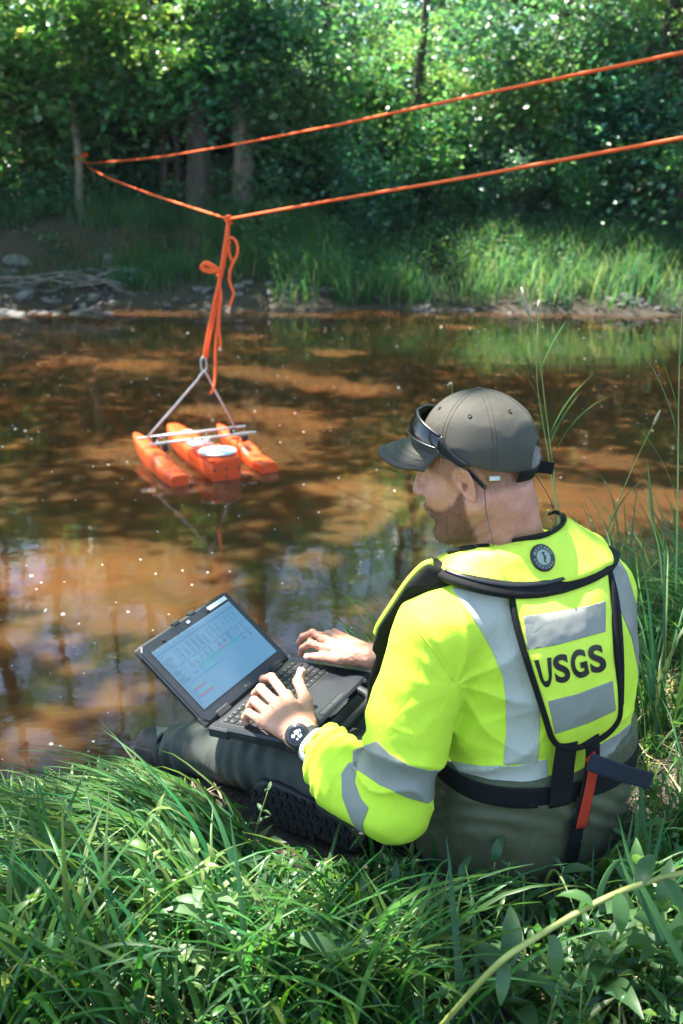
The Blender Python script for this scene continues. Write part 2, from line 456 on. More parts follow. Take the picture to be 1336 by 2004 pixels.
# ---------------------------------------------------------------- leaves
def leaf_mat(name, col, tr, rough=.30, var=.35, gloss=.6):
    t = NT(name); b = t.b
    a = t.n('Attribute', attribute_name='tint'); oi = t.n('ObjectInfo')
    n = t.noise(2.2, 2, .5, t.coord('Object'))
    lo = tuple(x * (1 - var) for x in col); hi = tuple(x * (1 + var) for x in col)
    c = t.mixc(1.0, t.ramp(n, [(.3, lo), (.7, hi)]), a.outputs[0], 'MULTIPLY'); t.l(c, b.inputs['Base Color'])
    b.inputs['Roughness'].default_value = rough; b.inputs['Specular IOR Level'].default_value = gloss
    trn = t.n('BsdfTranslucent'); c2 = t.mixc(1.0, (*tr, 1), a.outputs[0], 'MULTIPLY'); t.l(c2, trn.inputs[0])
    mx = t.n('MixShader'); mx.inputs[0].default_value = .45; t.l(b.outputs[0], mx.inputs[1]); t.l(trn.outputs[0], mx.inputs[2]); t.l(mx.outputs[0], t.out.inputs[0])
    return t.m
M['leaf'] = leaf_mat('maple_leaf', (.090, .185, .095), (.28, .56, .12))
M['leaf_dark'] = leaf_mat('dark_leaf', (.070, .155, .115), (.18, .42, .16))
M['grass'] = leaf_mat('grass_blade', (.044, .132, .036), (.105, .28, .040), .38, .25, .4)
M['grass_far'] = leaf_mat('bank_grass', (.066, .150, .085), (.13, .31, .09), .5, .3, .3)
M['broad'] = leaf_mat('broad_leaf', (.055, .140, .048), (.12, .29, .05), .38, .2, .45)
M['bark'] = None
def bark(name, lo, hi):
    t = NT(name); n = t.noise(7, 5, .6, None, (1, 1, .16)); n2 = t.noise(45, 4, .6, None, (1, 1, .3))
    c = t.ramp(n, [(.3, lo), (.7, hi)]); t.l(c, t.b.inputs['Base Color']); t.b.inputs['Roughness'].default_value = .9; t.l(t.bump(n2, .7, .02, t.bump(n, .8, .05)), t.b.inputs['Normal']); return t.m
M['bark'] = bark('grey_bark', (.060, .050, .042), (.22, .19, .165)); M['bark_dark'] = bark('dark_bark', (.022, .019, .016), (.08, .068, .055))
def leaves(P, N, L, Wd, seed=0, fold=.18, tint=None):
    """diamond leaves folded along the midrib: base P, normal N, length L, width Wd"""
    r = np.random.default_rng(seed); n = len(P)
    N = N / (np.linalg.norm(N, axis=1)[:, None] + 1e-9); D = np.cross(N, r.normal(0, 1, (n, 3))); D /= np.linalg.norm(D, axis=1)[:, None] + 1e-9
    S = np.cross(N, D); L = np.broadcast_to(L, (n,))[:, None]; Wd = np.broadcast_to(Wd, (n,))[:, None]
    b = P; tip = P + D * L - N * L * .12; m1 = P + D * L * .42 + S * Wd * .5 + N * L * fold * .5; m2 = P + D * L * .42 - S * Wd * .5 + N * L * fold * .5
    V = np.stack([b, m1, tip, m2], 1).reshape(-1, 3); k = np.arange(n)[:, None] * 4
    Fc = np.concatenate([k + np.array([0, 1, 2]), k + np.array([0, 2, 3])])
    if tint is None: tint = np.stack([r.uniform(.7, 1.4, n), r.uniform(.75, 1.25, n), r.uniform(.6, 1.25, n)], 1) * (1 + .5 * vnoise(P, 1.5, 71) + .2 * vnoise(P, 4, 72))[:, None] * np.stack([1 + .35 * vnoise(P, .8, 73), np.ones(n), 1 - .3 * vnoise(P, .8, 73)], 1)
    return V, Fc, np.repeat(tint, 4, 0)
def leaf_obj(name, P, N, L, Wd, mt, parent=None, seed=0, tint=None):
    V, Fc, T = leaves(P, N, L, Wd, seed, tint=tint); me = mesh_data(name, V, Fc, False); vcol(me, 'tint', T); return link(name, me, mt, parent)
# ================================================================ trees of the far bank and the canopy over the river
def limb_tree(h, r0, seed, lean=(0, 0), fork=.55, nb=9, first=.28, spread=2.4, up=.55):
    """trunk and branches as one mesh, and the points where leaf clumps hang"""
    r = np.random.default_rng(seed); parts = []; tips = []
    path = [np.array([0, 0, -.3])]; x = np.array([0., 0, 0])
    for k in range(1, 9):
        x = np.array([lean[0] * (k / 8) ** 1.4 * h + r.normal(0, .05) * k * .4, lean[1] * (k / 8) ** 1.4 * h + r.normal(0, .05) * k * .4, h * k / 8]); path.append(x)
    P = spline(path, 4); rr = r0 * (1.25 - .25 * np.clip(np.arange(len(P)) / 3, 0, 1)) * (1 - .88 * np.linspace(0, 1, len(P)))
    parts.append(tube(P, rr, 9))
    for b in range(nb):
        f = first + (1 - first) * (b + r.random() * .6) / nb; i = min(len(P) - 2, int(f * (len(P) - 1))); p0 = P[i]; a = b * 2.4 + r.uniform(-.5, .5)
        ln = spread * (1.15 - .6 * f) * r.uniform(.75, 1.2); d = np.array([math.cos(a), math.sin(a), up * r.uniform(.5, 1.3)])
        q = [p0]; 
        for s in range(1, 5): q.append(p0 + d * ln * s / 4 + np.array([r.normal(0, .06), r.normal(0, .06), -.05 * s * s * ln * .12 + r.normal(0, .04)]) * s * .7)
        Q = spline(q, 3); parts.append(tube(Q, np.maximum(rr[i] * .45 * (1 - .85 * np.linspace(0, 1, len(Q))), .008), 6))
        for s in (.35, .55, .75, .9, 1.0): tips.append(Q[int(s * (len(Q) - 1))])
        for tw in range(3):
            j = int(r.uniform(.4, .9) * (len(Q) - 1)); a2 = a + r.choice([-1, 1]) * r.uniform(.5, 1.1); dd = np.array([math.cos(a2), math.sin(a2), r.uniform(-.1, .5)]) * ln * .45
            T2 = np.array([Q[j], Q[j] + dd * .5 + [0, 0, .03], Q[j] + dd]); parts.append(tube(T2, [.014, .010, .005], 5)); tips += [T2[1], T2[2]]
    return join(parts), np.array(tips)
def crown_leaves(tips, n, seed, sr=.55, flat=.55, L=.12):
    r = np.random.default_rng(seed)
    c = tips[r.integers(0, len(tips), n)]; o = r.normal(0, 1, (n, 3)); o /= np.linalg.norm(o, axis=1)[:, None]; o *= (r.random(n) ** .45)[:, None] * sr * r.uniform(.6, 1.1, len(c))[:, None]; o[:, 2] *= flat
    P = c + o; P = P[vnoise(P, 1.6, seed + 5) > -.18 + r.normal(0, .12, len(P))]
    P = P[(P[:, 2] < 5.0) | (r.random(len(P)) < np.where(P[:, 2] < 9.5, .55, .35))]
    N = r.normal(0, .55, (len(P), 3)) + np.array([0, 0, 1.0])
    return P, N, L * r.uniform(.6, 1.25, len(P)), L * .72 * r.uniform(.6, 1.2, len(P))
TV = []
for k, (h, r0, nb, first, sp, n, up) in enumerate([(13.5, .20, 17, .10, 3.0, 15000, .35), (12.0, .15, 15, .14, 2.6, 13000, .45), (10.5, .11, 13, .10, 2.1, 10000, .5), (14.5, .26, 17, .22, 3.4, 16000, .35)]):
    (tv_, tf_), tips = limb_tree(h, r0, 40 + k, (.02 * (k - 1), -.015), nb=nb, first=first, spread=sp, up=up)
    trunk_me = mesh_data('trunk', tv_, tf_); P, N, L, Wd = crown_leaves(tips, n, 60 + k, .62 + .04 * k)
    V, Fc, T = leaves(P, N, L, Wd, 80 + k); cr = mesh_data('crown', V, Fc, False); vcol(cr, 'tint', T)
    TV.append((trunk_me, cr, h))
def tree(x, y, kind, s=1.0, rz=0., label=None, bk='bark_dark', lf='leaf', group='trees growing on the far bank', z=None):
    tm, cm, h = TV[kind]; z = float(ground_z(x, y)) if z is None else z
    root = empty('tree', (x, y, z), label, 'tree', group)
    for nm, me, mt in (('trunk', tm, M[bk]), ('crown', cm, M[lf])):
        if len(me.materials) == 0: me.materials.append(None)
        o = bpy.data.objects.new(nm, me); COL.objects.link(o); o.parent = root
        o.material_slots[0].link = 'OBJECT'; o.material_slots[0].material = mt
        if nm == 'crown': o['kind'] = 'thing'
    root.rotation_euler = (0, 0, rz); root.scale = (s, s, s)
    return root
def at_px(px, y):
    """ground point at distance y seen in column px"""
    p = Wy(px, 400, y); return p[0] * 1.0, y
r = np.random.default_rng(21)
spots = [(-60, 18.2, 2, .8), (40, 20.0, 1, .95), (235, 21, 0, .9), (322, 18.6, 2, .8), (350, 18.9, 1, .75), (270, 19.5, 2, .8), (640, 25, 1, 1.0), (800, 24.0, 0, .9), (835, 24.6, 1, 1.0),
         (960, 21, 1, .85), (1080, 19.5, 2, .95), (1290, 17.6, 0, .8), (1420, 16.6, 1, .9), (1240, 19.6, 2, 1.0), (1150, 23, 0, 1.0), (480, 26, 1, 1.15), (1500, 20, 3, 1.1)]
TL = ['leafy tree cut by the left edge above the stony bank', 'slim tree just left of the thin tied tree', 'dark tree between the thin tied tree and the big dark trunk', 'left one of the thin dark trunks beside the big dark trunk', 'right one of the thin dark trunks beside the big dark trunk', 'small dark tree in the shade left of the big trunk', 'tree right of the pale grey trunk, half hidden in leaves',
      'bright leafy tree behind the middle of the upper rope', 'sunlit tree above the centre of the view', 'tall backlit tree right behind the slanting upper rope', 'leafy tree under the upper rope towards the right', 'dark leafy tree by the right edge with drooping limbs', 'tree just outside the right edge leaning over the waterline', 'small tree set back behind the forked trunk at the right', 'tall bright tree at the top right with sky gaps',
      'wide dark tree filling the top left centre', 'large tree outside the right edge reaching in']
for k, (px, y, kd, s) in enumerate(spots):
    x, y = at_px(px, y)
    lbl = TL[k % len(TL)]
    tree(x, y, kd, s, r.uniform(0, 6.28), lbl, 'bark_dark' if k % 4 else 'bark', 'leaf' if k % 3 else 'leaf_dark')

for k in range(40):      # the wood goes on up and down the river beyond the frame
    sd_ = -1 if k % 5 < 3 else 1; x = sd_ * (9.0 + 17 * ((k * .618) % 1)) ; y = (16.6, 18.4, 20.8, 23.5)[k % 4] + r.uniform(-.5, .5) - (1.0 if sd_ > 0 else 0)
    tree(x, y, k % 4, r.uniform(.8, 1.05), r.uniform(0, 6.28), 'tree of the riverside wood ' + ('upstream beyond the left edge' if sd_ < 0 else 'downstream beyond the right edge'), 'bark_dark', 'leaf' if k % 3 else 'leaf_dark', 'riverside trees beyond the frame')
# the pale trunk that shows between rope and bank, and the thin trunk the ropes are tied to
def lone_tree(px, y, r0, h, kind, label, bk, rz=.4, s=.8, lean=0):
    x, y = at_px(px, y); z = float(ground_z(x, y))
    root = empty('tree', (x, y, z), label, 'tree', 'trees growing on the far bank' if r0 < 0 else None)
    q = spline([(x, y, z - .2), (x + .03, y, z + .5), (x + lean * .3, y, z + 2), (x + lean, y, z + h * .6), (x + lean * 1.3, y, z + h)], 6)
    q[:, 0] += .02 * np.sin(np.arange(len(q)) * .9)
    rr = r0 * np.interp(np.linspace(0, 1, len(q)), [0, .06, .2, 1], [1.5, 1.15, 1.0, .35])
    v, f = tube(q, rr, 16); v = v + np.stack([vnoise(v * np.array([1, 1, .25]), 14, 3)] * 2 + [v[:, 0] * 0], 1) * r0 * .10
    obj('trunk', v, f, M[bk], root)
    c = link('crown', TV[kind][1], None, None); c.parent = root; c.scale = (s, s, s); c.location = (0, 0, .9); c.rotation_euler = (0, 0, rz); c.material_slots[0].link = 'OBJECT'; c.material_slots[0].material = M['leaf']
    return root
lone_tree(474, 17.5, .20, 9, 0, 'thick pale grey trunk behind the knot where the ropes meet', 'bark', 1.4, .5, .1)
TIE = Wy(163, 320, 17.0)
lone_tree(388, 17.3, .235, 11, 0, 'big dark double-width tree trunk left of the pale grey trunk', 'bark_dark', 2.4, .6, .05)
lone_tree(322, 17.9, .055, 9, 2, 'thin dark sapling trunk left of the big dark trunk', 'bark_dark', 1.1, .45, .1)
lone_tree(348, 18.0, .06, 9, 2, 'thin dark sapling trunk close beside the big dark trunk', 'bark_dark', 4.1, .45, -.12)
lone_tree(155, 17.2, .075, 8, 1, 'thin grey tree that the orange ropes are tied to', 'bark', 2.5, .8, .05)
lone_tree(1240, 17.0, .10, 9, 2, 'forked dark trunk at the right edge of the wood', 'bark_dark', .3, .7, .5)
lone_tree(1322, 17.0, .12, 9, 1, 'dark trunk at the far right leaning away', 'bark_dark', 2.3, .7, -.3)
lone_tree(800, 17.9, .10, 9, 0, 'dark forked trunk rising above the middle of the upper rope', 'bark_dark', 3.3, .5, .35)
# low leafy limbs that hang out in front of the trunks
def hang(root, pts, n, seed, spread=(.75, .35, .40), L=.13, lf='leaf'):
    rr = np.random.default_rng(seed); C = np.array([Wy(*p) for p in pts]); parts = []
    for c in C:
        s0 = c + np.array([rr.uniform(-.4, .4), rr.uniform(.9, 1.6), rr.uniform(.2, .9)]); q = spline([s0, (s0 + c) / 2 + [0, 0, .12], c], 4); parts.append(tube(q, np.linspace(.02, .005, len(q)), 5))
        for j in range(4): d = rr.normal(0, 1, 3) * np.array(spread) * .8; parts.append(tube(np.array([q[-3], (q[-3] + c + d) / 2, c + d]), [.008, .006, .003], 4))
    b_ = obj('limb', *join(parts), M['bark_dark'], root)
    i = rr.integers(0, len(C), n); P = C[i] + rr.normal(0, 1, (n, 3)) * np.array(spread) * rr.uniform(.6, 1.1, (n, 1)); P = P[vnoise(P, 2.6, seed) > -.35]
    N = rr.normal(0, .5, (len(P), 3)) + np.array([0, -.1, 1.0]); leaf_obj('foliage', P, N, L * rr.uniform(.5, 1.25, len(P)), L * .8 * rr.uniform(.5, 1.2, len(P)), M[lf], root, seed)
hr = empty('tree', tuple(Wy(430, 380, 17.6)), 'leafy maple limbs hanging low over the pale trunk at the top left', 'tree')
hang(hr, [(40, 60, 17), (130, 40, 16.6), (220, 100, 16.8), (60, 190, 17.2), (300, 60, 17), (380, 110, 16.8), (180, 200, 17.4), (20, 280, 17.6), (330, 170, 17), (110, 120, 17.8), (260, 20, 17.2), (-20, 130, 17)], 11000, 301, L=.17)
hr = empty('tree', tuple(Wy(520, 380, 17.4)), 'blue-green leafy tree crowding the pale trunk on its right', 'tree')
hang(hr, [(470, 120, 17.2), (520, 60, 17.0), (450, 40, 17.2), (560, 170, 17.2), (590, 260, 17.4), (500, 110, 17.0), (600, 120, 17.4), (430, 130, 17.2), (560, 330, 17.6), (620, 20, 17.2), (480, 80, 17.0)], 9000, 302, (.6, .35, .45), lf='leaf_dark')
hr = empty('tree', tuple(Wy(1150, 420, 17.4)), 'bushy tree with blue-green drooping sprays at the right of the far bank', 'tree')
hang(hr, [(1020, 120, 17.2), (1100, 200, 17.0), (1180, 120, 17.2), (1230, 230, 16.8), (1120, 320, 17.2), (1060, 380, 17.4), (1200, 360, 17.0), (1300, 330, 16.4), (1320, 420, 16.2), (960, 60, 17.4), (1000, 260, 17.4), (1320, 200, 16.6), (1150, 20, 17.0), (1250, 30, 17.2)], 10000, 303, (.7, .35, .42), lf='leaf_dark')
hr = empty('tree', tuple(Wy(800, 420, 18.4)), 'pale sunlit young tree with fine leaves in the middle of the far bank', 'tree')
hang(hr, [(700, 280, 18.4), (770, 230, 18.4), (840, 300, 18.2), (900, 240, 18.6), (760, 350, 18.2), (860, 380, 18.2), (930, 340, 18.4), (690, 180, 18.8), (820, 150, 19), (900, 130, 19), (680, 370, 18.2)], 9000, 304, (.65, .35, .42), L=.11)
# understorey shrubs
SV = []
for k in range(3):
    rr = np.random.default_rng(130 + k); n = 5200; parts = []
    tips = []
    for b in range(16):
        a = rr.uniform(0, 6.28); e = rr.uniform(.25, .85); L = rr.uniform(.6, 1.25)
        q = spline([(0, 0, 0), (math.cos(a) * e * L * .35, math.sin(a) * e * L * .35, L * .6), (math.cos(a) * e * L, math.sin(a) * e * L, L * rr.uniform(.9, 1.2))], 4)
        parts.append(tube(q, np.linspace(.014, .004, len(q)), 5)); tips += [q[3], q[5], q[6], q[7], q[8]]
    sm = mesh_data('stems', *join(parts)); P, N, L, Wd = crown_leaves(np.array(tips), n, 140 + k, .30, .8, .075)
    V, Fc, T = leaves(P, N, L, Wd, 150 + k); lm_ = mesh_data('foliage', V, Fc, False); vcol(lm_, 'tint', T); SV.append((sm, lm_))
def shrub(x, y, kind, s, rz, label, group, lf='leaf'):
    z = float(ground_z(x, y)); root = empty('shrub', (x, y, z - .05), label, 'shrub', group)
    for nm, me, mt in (('stem', SV[kind][0], M['bark_dark']), ('foliage', SV[kind][1], M[lf])):
        if len(me.materials) == 0: me.materials.append(None)
        o = bpy.data.objects.new(nm, me); COL.objects.link(o); o.parent = root; o.material_slots[0].link = 'OBJECT'; o.material_slots[0].material = mt
    root.rotation_euler = (0, 0, rz); root.scale = (s * r.uniform(.9, 1.2), s * r.uniform(.9, 1.2), s)
def shrub_label(px, y):
    i = int(np.clip((px + 80) / 215, 0, 6)); where = ['at the left edge behind the stony bank', 'beside the thin tree the ropes are tied to', 'in the shade by the big dark trunk', 'right of the pale grey trunk', 'below the middle of the upper rope', 'between the two ropes at the right', 'at the right edge of the far wood'][i]
    return ('low leafy shrub ' if y < 20 else 'taller shaded shrub further back ') + where
for k in range(78):
    px = -80 + 1500 * ((k * .618) % 1); y = [17.2, 18.2, 19.4, 20.8, 22.5][k % 5] + r.uniform(-.3, .3)
    if px < 620: y = max(y, 19.2) + (1.2 if 300 < px < 520 else 0)
    x, y = at_px(px, y); s = r.uniform(.9, 1.5) * (1 + .16 * (y - 17)); 
    shrub(x, y, k % 3, s, r.uniform(0, 6.28), shrub_label(px, y), 'shrubs under the far trees', 'leaf' if k % 2 else 'leaf_dark')
for k in range(34):
    sd_ = -1 if k % 5 < 3 else 1; x = sd_ * (7.5 + 16 * ((k * .618) % 1)); y = (16.8, 18.0, 19.6)[k % 3] - (1.2 if sd_ > 0 else 0); shrub(x, y, k % 3, r.uniform(1.1, 1.7), r.uniform(0, 6.28), 'riverside shrub ' + ('upstream beyond the left edge' if sd_ < 0 else 'downstream beyond the right edge'), 'riverside shrubs beyond the frame', 'leaf' if k % 2 else 'leaf_dark')
# the deeper wood, which reads as one mass: many leaf clumps and thin trunks
n = 64000; rr = np.random.default_rng(77)
yy = rr.uniform(25, 42, n); xx = rr.uniform(-.95, .95, n) * yy; hz = rr.random(n) ** .8 * (4.5 + .09 * yy)
P = np.stack([xx, yy, ground_z(xx, yy) + hz], 1); kp = vnoise(P, .42, 9) + .35 * vnoise(P, 1.3, 8) > -.14 - .25 * (1 - hz / 8); P = P[kp]
N = rr.normal(0, .7, (len(P), 3)) + np.array([0, -.3, .7])
wood = leaf_obj('far_woods', P, N, .30 * rr.uniform(.6, 1.3, len(P)), .22 * rr.uniform(.6, 1.3, len(P)), M['leaf'], None, 5)
tag(wood, 'green mass of the deeper woods beyond the far bank trees', 'woods', kind='stuff')
for k in range(34):
    y = rr.uniform(23.5, 40); x = rr.uniform(-.5, .5) * y; z = float(ground_z(x, y)); h = rr.uniform(8, 14); ln = rr.normal(0, .5)
    q = spline([(x, y, z - .3), (x + ln * .2, y, z + h * .4), (x + ln, y + .2, z + h)], 5); v, f = tube(q, np.linspace(rr.uniform(.08, .2), .03, len(q)), 7)
    tag(obj('tree', v, f, M['bark_dark'] if k % 3 else M['bark']), 'distant bare trunk deep in the far wood', 'tree', 'trunks deep in the far wood')

# pale summer air
hz_ = tag(obj('haze', *box((0, 85, 12.5), (175, 165, 14.0)), None), 'thin pale summer haze', 'haze', kind='stuff')
hm = bpy.data.materials.new('haze'); hm.use_nodes = True; hm.node_tree.nodes.clear(); pv = hm.node_tree.nodes.new('ShaderNodeVolumePrincipled'); po = hm.node_tree.nodes.new('ShaderNodeOutputMaterial')
pv.inputs['Color'].default_value = (.65, .88, 1.0, 1); pv.inputs['Density'].default_value = .0004; pv.inputs['Anisotropy'].default_value = .2; hm.node_tree.links.new(pv.outputs[0], po.inputs['Volume']); hz_.data.materials.append(hm)
# ---- unseen canopy of near-bank limbs, its gaps shaped so sun falls on chosen spots
GAPS = []
def gap(px, py, rad, z=0.0, D=None):
    if D is not None and rad < .12: rad = rad * 1.35 + .035
    GAPS.append((Wz(px, py, z) if D is None else W(px, py, D), rad))
for px, py, rad in [(130, 705, .3), (260, 715, .4), (480, 660, .25), (660, 690, .3), (470, 725, .35), (540, 735, .4), (630, 750, .4), (720, 760, .35), (400, 800, .3), (520, 812, .4), (600, 830, .3),
                    (300, 880, .55), (400, 890, .6), (500, 880, .55), (430, 870, .6), (200, 1105, .40), (290, 1120, .40), (150, 1160, .34), (240, 1180, .36), (340, 1170, .32), (240, 1140, .55), (160, 1110, .4), (700, 950, .30), (770, 1000, .34), (820, 900, .3), (700, 1040, .2),
                    (1180, 900, .3), (1180, 1000, .35), (1290, 980, .35), (1100, 960, .3), (230, 1360, .18), (60, 1420, .14), (900, 640, .25), (1180, 640, .3), (30, 1240, .15), (600, 1100, .12)]: gap(px, py, rad)
for px, py, D, rad in [(1120, 1070, 1.80, .075), (1160, 1085, 1.82, .06), (1090, 1040, 1.80, .05), (950, 1108, 1.72, .060), (890, 1112, 1.70, .05), (1010, 1120, 1.74, .035), (1110, 1170, 1.68, .028), (1060, 1180, 1.68, .028), (860, 1205, 1.72, .045), (800, 1300, 1.70, .03), (960, 1290, 1.72, .012),
                       (890, 815, 1.78, .018), (950, 775, 1.8, .012), (230, 1700, 1.85, .07), (420, 1700, 1.8, .07), (330, 1850, 1.6, .06), (150, 1820, 1.65, .06), (560, 1900, 1.5, .05), (760, 1820, 1.6, .04), (1020, 830, 1.86, .010), (790, 890, 1.80, .05), (540, 1370, 2.14, .09), (590, 1340, 2.2, .05), (600, 1450, 2.05, .05), (640, 1490, 2.0, .06), (610, 1540, 1.95, .03), (660, 1285, 2.36, .045), (690, 1430, 2.2, .10), (840, 1400, 1.75, .04),
                       (600, 1640, 1.95, .10), (380, 1560, 2.2, .10), (250, 1760, 1.8, .06), (430, 1780, 1.8, .05), (240, 1600, 2.1, .05), (120, 1540, 2.4, .10), (500, 1800, 1.6, .04), (1200, 1860, 1.5, .06), (1280, 1500, 2.3, .15), (1300, 1200, 2.6, .2), (340, 1270, 2.3, .08), (720, 1180, 2.7, .15)]: gap(px, py, rad, D=D)
GC = np.array([g[0] for g in GAPS]); GR = np.array([g[1] for g in GAPS])
def in_gap(P, seed=0):
    w = vnoise(P, 3.2, 12) * .35 + 1
    out = np.zeros(len(P), bool)
    for c, rad in zip(GC, GR):
        q = P - c; t_ = q @ SUNV; d = np.linalg.norm(q - t_[:, None] * SUNV, axis=1); f_ = rng.random(len(P)) if rad > .11 else .45; out |= d < (rad * .85 * w + .015) * (.72 + .6 * f_)
    return out
near_trees = []
for nm, (x, y), hh, ends, lbl in [('a', (2.05, .35), 9.0, [(-1.0, 6.0, 7.4), (.5, 7.5, 7.8), (1.8, 5.0, 7.2), (-.5, 3.6, 6.6), (3.2, 9, 7.6), (2.2, 2.5, 6.8), (4.6, 5.5, 7.2)], 'grey-barked near bank tree whose limbs hang out over the river'),
                                  ('b', (-4.2, .2), 9.5, [(-5.8, 4.2, 7.6), (-2.2, 7.8, 8.0), (-5.8, 8.5, 8.0), (-1.6, 4.2, 7.0), (-5.6, 11, 8.4), (-1.2, 11.0, 8.2), (-6.5, 5.0, 7.4), (-7.5, 9.5, 8)], 'second near bank tree with a wide canopy over the left of the river')]:
    z = float(ground_z(x, y)); root = empty('overhanging_tree', (x, y, z), lbl, 'tree', None); parts = []
    P0 = spline([(x, y, z - .3), (x, y + .1, z + 1.5), (x + .05, y + .5, z + 3.4), (x, y + 1.3, z + 5.2), (x - .1, y + 2.3, 7.0)], 6); parts.append(tube(P0, np.linspace(.22, .12, len(P0)), 14)); twigs = []
    for k, e in enumerate(ends):
        e = np.array(e, float); s0 = P0[-1 - (k % 3) * 3]; m = (s0 + e) / 2 + np.array([0, 0, .5]); q = spline([s0, m, e, e + (e - m) * .5 + np.array([0, 0, -.2])], 7); parts.append(tube(q, np.linspace(.075, .012, len(q)), 8))
        for j in range(9):
            i = int(rr.uniform(.3, 1) * (len(q) - 1)); d = rr.normal(0, 1, 3) * np.array([1, 1, .25]); d = nrm(d) * rr.uniform(.6, 1.7); T2 = spline([q[i], q[i] + d * .5 + np.array([0, 0, .08]), q[i] + d], 3); parts.append(tube(T2, np.linspace(.018, .004, len(T2)), 5)); twigs.append(T2)
    obj('trunk', *join(parts), M['bark'], root); near_trees.append((np.array([x, y]), np.array(ends), root))
n = 118000
cx = rr.uniform(-9.5, 5.0, n); cy = rr.uniform(2.0, 16.4, n); lay = rr.integers(0, 3, n); cz = 6.4 + .12 * cy + lay * .75 + rr.normal(0, .16, n) + .5 * vnoise(np.stack([cx, cy, lay * 5.], 1), .6, 3)
P = np.stack([cx, cy, cz], 1)
dens = vnoise(P * np.array([1, 1, .4]), .8, 31) + .45 * vnoise(P, 2.6, 32); sh_y = P[:, 1] - SUNV[1] / SUNV[2] * (P[:, 2] - .6); P = P[(dens > -.40 - .25 * rr.random(n)) | ((sh_y < 2.5) & (dens > -.75))]
P = P[~in_gap(P)]
zf_ = float(ground_z(-6.4, 16.6)); rootf = empty('overhanging_tree', (-6.4, 16.6, zf_), 'far bank tree beyond the left edge whose high crown shades the far water', 'tree'); pf = []  # tree put in out of view so its high crown darkens the far water
P0 = spline([(-6.4, 16.6, zf_ - .3), (-6.3, 16.5, 4), (-6.0, 16.2, 7.4)], 6); pf.append(tube(P0, np.linspace(.24, .13, len(P0)), 12))
for e in [(-4.5, 13.5, 8.3), (-1.5, 14.8, 8.6), (2.0, 14.2, 8.8), (4.2, 15.2, 8.6), (-8.2, 14.2, 8.4), (0.5, 13.0, 8.4)]:
    e = np.array(e); q = spline([P0[-1], (P0[-1] + e) / 2 + [0, 0, .4], e], 8); pf.append(tube(q, np.linspace(.07, .015, len(q)), 7))
obj('trunk', *join(pf), M['bark_dark'], rootf); near_trees.append((None, None, rootf))
own = np.array([2 if p[1] > 12.4 else (0 if (p[0] > -1.1) else 1) for p in P])
for k in (0, 1, 2):
    Q_ = P[own == k]; N = rr.normal(0, .45, (len(Q_), 3)) + np.array([0, 0, 1.0])
    c = leaf_obj('crown', Q_ , N, .125 * rr.uniform(.6, 1.2, len(Q_)), .095 * rr.uniform(.6, 1.2, len(Q_)), M['leaf'], near_trees[k][2], 90 + k)
# ================================================================ the man, his clothes and gear
M = globals().get('M', {})
def skin_material():
    t = NT('skin'); b = t.b
    n = t.noise(38, 4); n2 = t.noise(260, 3)
    c = t.ramp(n, [(.25, (.47, .195, .120)), (.55, (.56, .26, .165)), (.8, (.61, .31, .21))])
    c = t.mixc(.25, c, t.ramp(n2, [(.3, (.42, .17, .11)), (.7, (.66, .42, .32))]))
    a = t.n('Attribute', attribute_name='tint'); c = t.mixc(1.0, c, a.outputs[0], 'MULTIPLY')
    t.l(c, b.inputs['Base Color']); b.inputs['Roughness'].default_value = .48; b.inputs['Specular IOR Level'].default_value = .45
    b.inputs['Subsurface Weight'].default_value = .35; b.inputs['Subsurface Radius'].default_value = (.010, .0035, .0018); b.inputs['Subsurface Scale'].default_value = 1.0
    t.l(t.bump(t.noise(420, 4), .5, .0012, t.bump(t.noise(70, 4, .6, None, None, .5), .5, .003)), b.inputs['Normal']); return t.m
def weave_material(name, col, var=.08, rough=.75, sheen=.15, fine=900, bump=.25, attr=None, trans=.0, crease=.28):
    t = NT(name); b = t.b
    n = t.noise(9, 3); c = t.ramp(n, [(.3, tuple(x * (1 - var) for x in col)), (.7, tuple(min(1, x * (1 + var)) for x in col))])
    if attr: a = t.n('Attribute', attribute_name=attr); c = t.mixc(1.0, c, a.outputs[0], 'MULTIPLY')
    t.l(c, b.inputs['Base Color']); b.inputs['Roughness'].default_value = rough; b.inputs['Sheen Weight'].default_value = sheen * .25; b.inputs['Specular IOR Level'].default_value = .22
    h = t.n('Math', operation='ADD'); t.l(t.noise(fine, 2), h.inputs[0]); t.l(t.noise(60, 4), h.inputs[1])
    # small creases: ridges of stretched noise
    cr = t.noise(11, 3, .55, None, (1, 1, .45), .8); a1 = t.n('Math', operation='SUBTRACT'); t.l(cr, a1.inputs[0]); a1.inputs[1].default_value = .5
    a2 = t.n('Math', operation='ABSOLUTE'); t.l(a1.outputs[0], a2.inputs[0]); a3 = t.n('Math', operation='POWER'); t.l(a2.outputs[0], a3.inputs[0]); a3.inputs[1].default_value = .6
    b1 = t.bump(a3.outputs[0], crease, .012); t.l(t.bump(h.outputs[0], bump, .0015, b1), b.inputs['Normal']); return t.m
M['skin'] = skin_material()
M['hivis'] = weave_material('hi_vis_knit', (.60, .81, .05), .05, .7, .1)
M['hivis_shell'] = weave_material('hi_vis_shell', (.66, .85, .07), .06, .5, .05)
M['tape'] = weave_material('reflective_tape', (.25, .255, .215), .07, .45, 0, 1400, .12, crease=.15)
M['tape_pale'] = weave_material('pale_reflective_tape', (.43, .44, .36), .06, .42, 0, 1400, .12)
M['black_web'] = weave_material('black_webbing', (.007, .0075, .008), .25, .75, .0, 1500, .5, crease=.1)
M['black_mesh'] = weave_material('black_mesh_lining', (.005, .006, .006), .3, .9, .0, 700, .8)
M['navy_web'] = weave_material('navy_webbing', (.016, .019, .030), .1, .7, .1, 1500, .4)
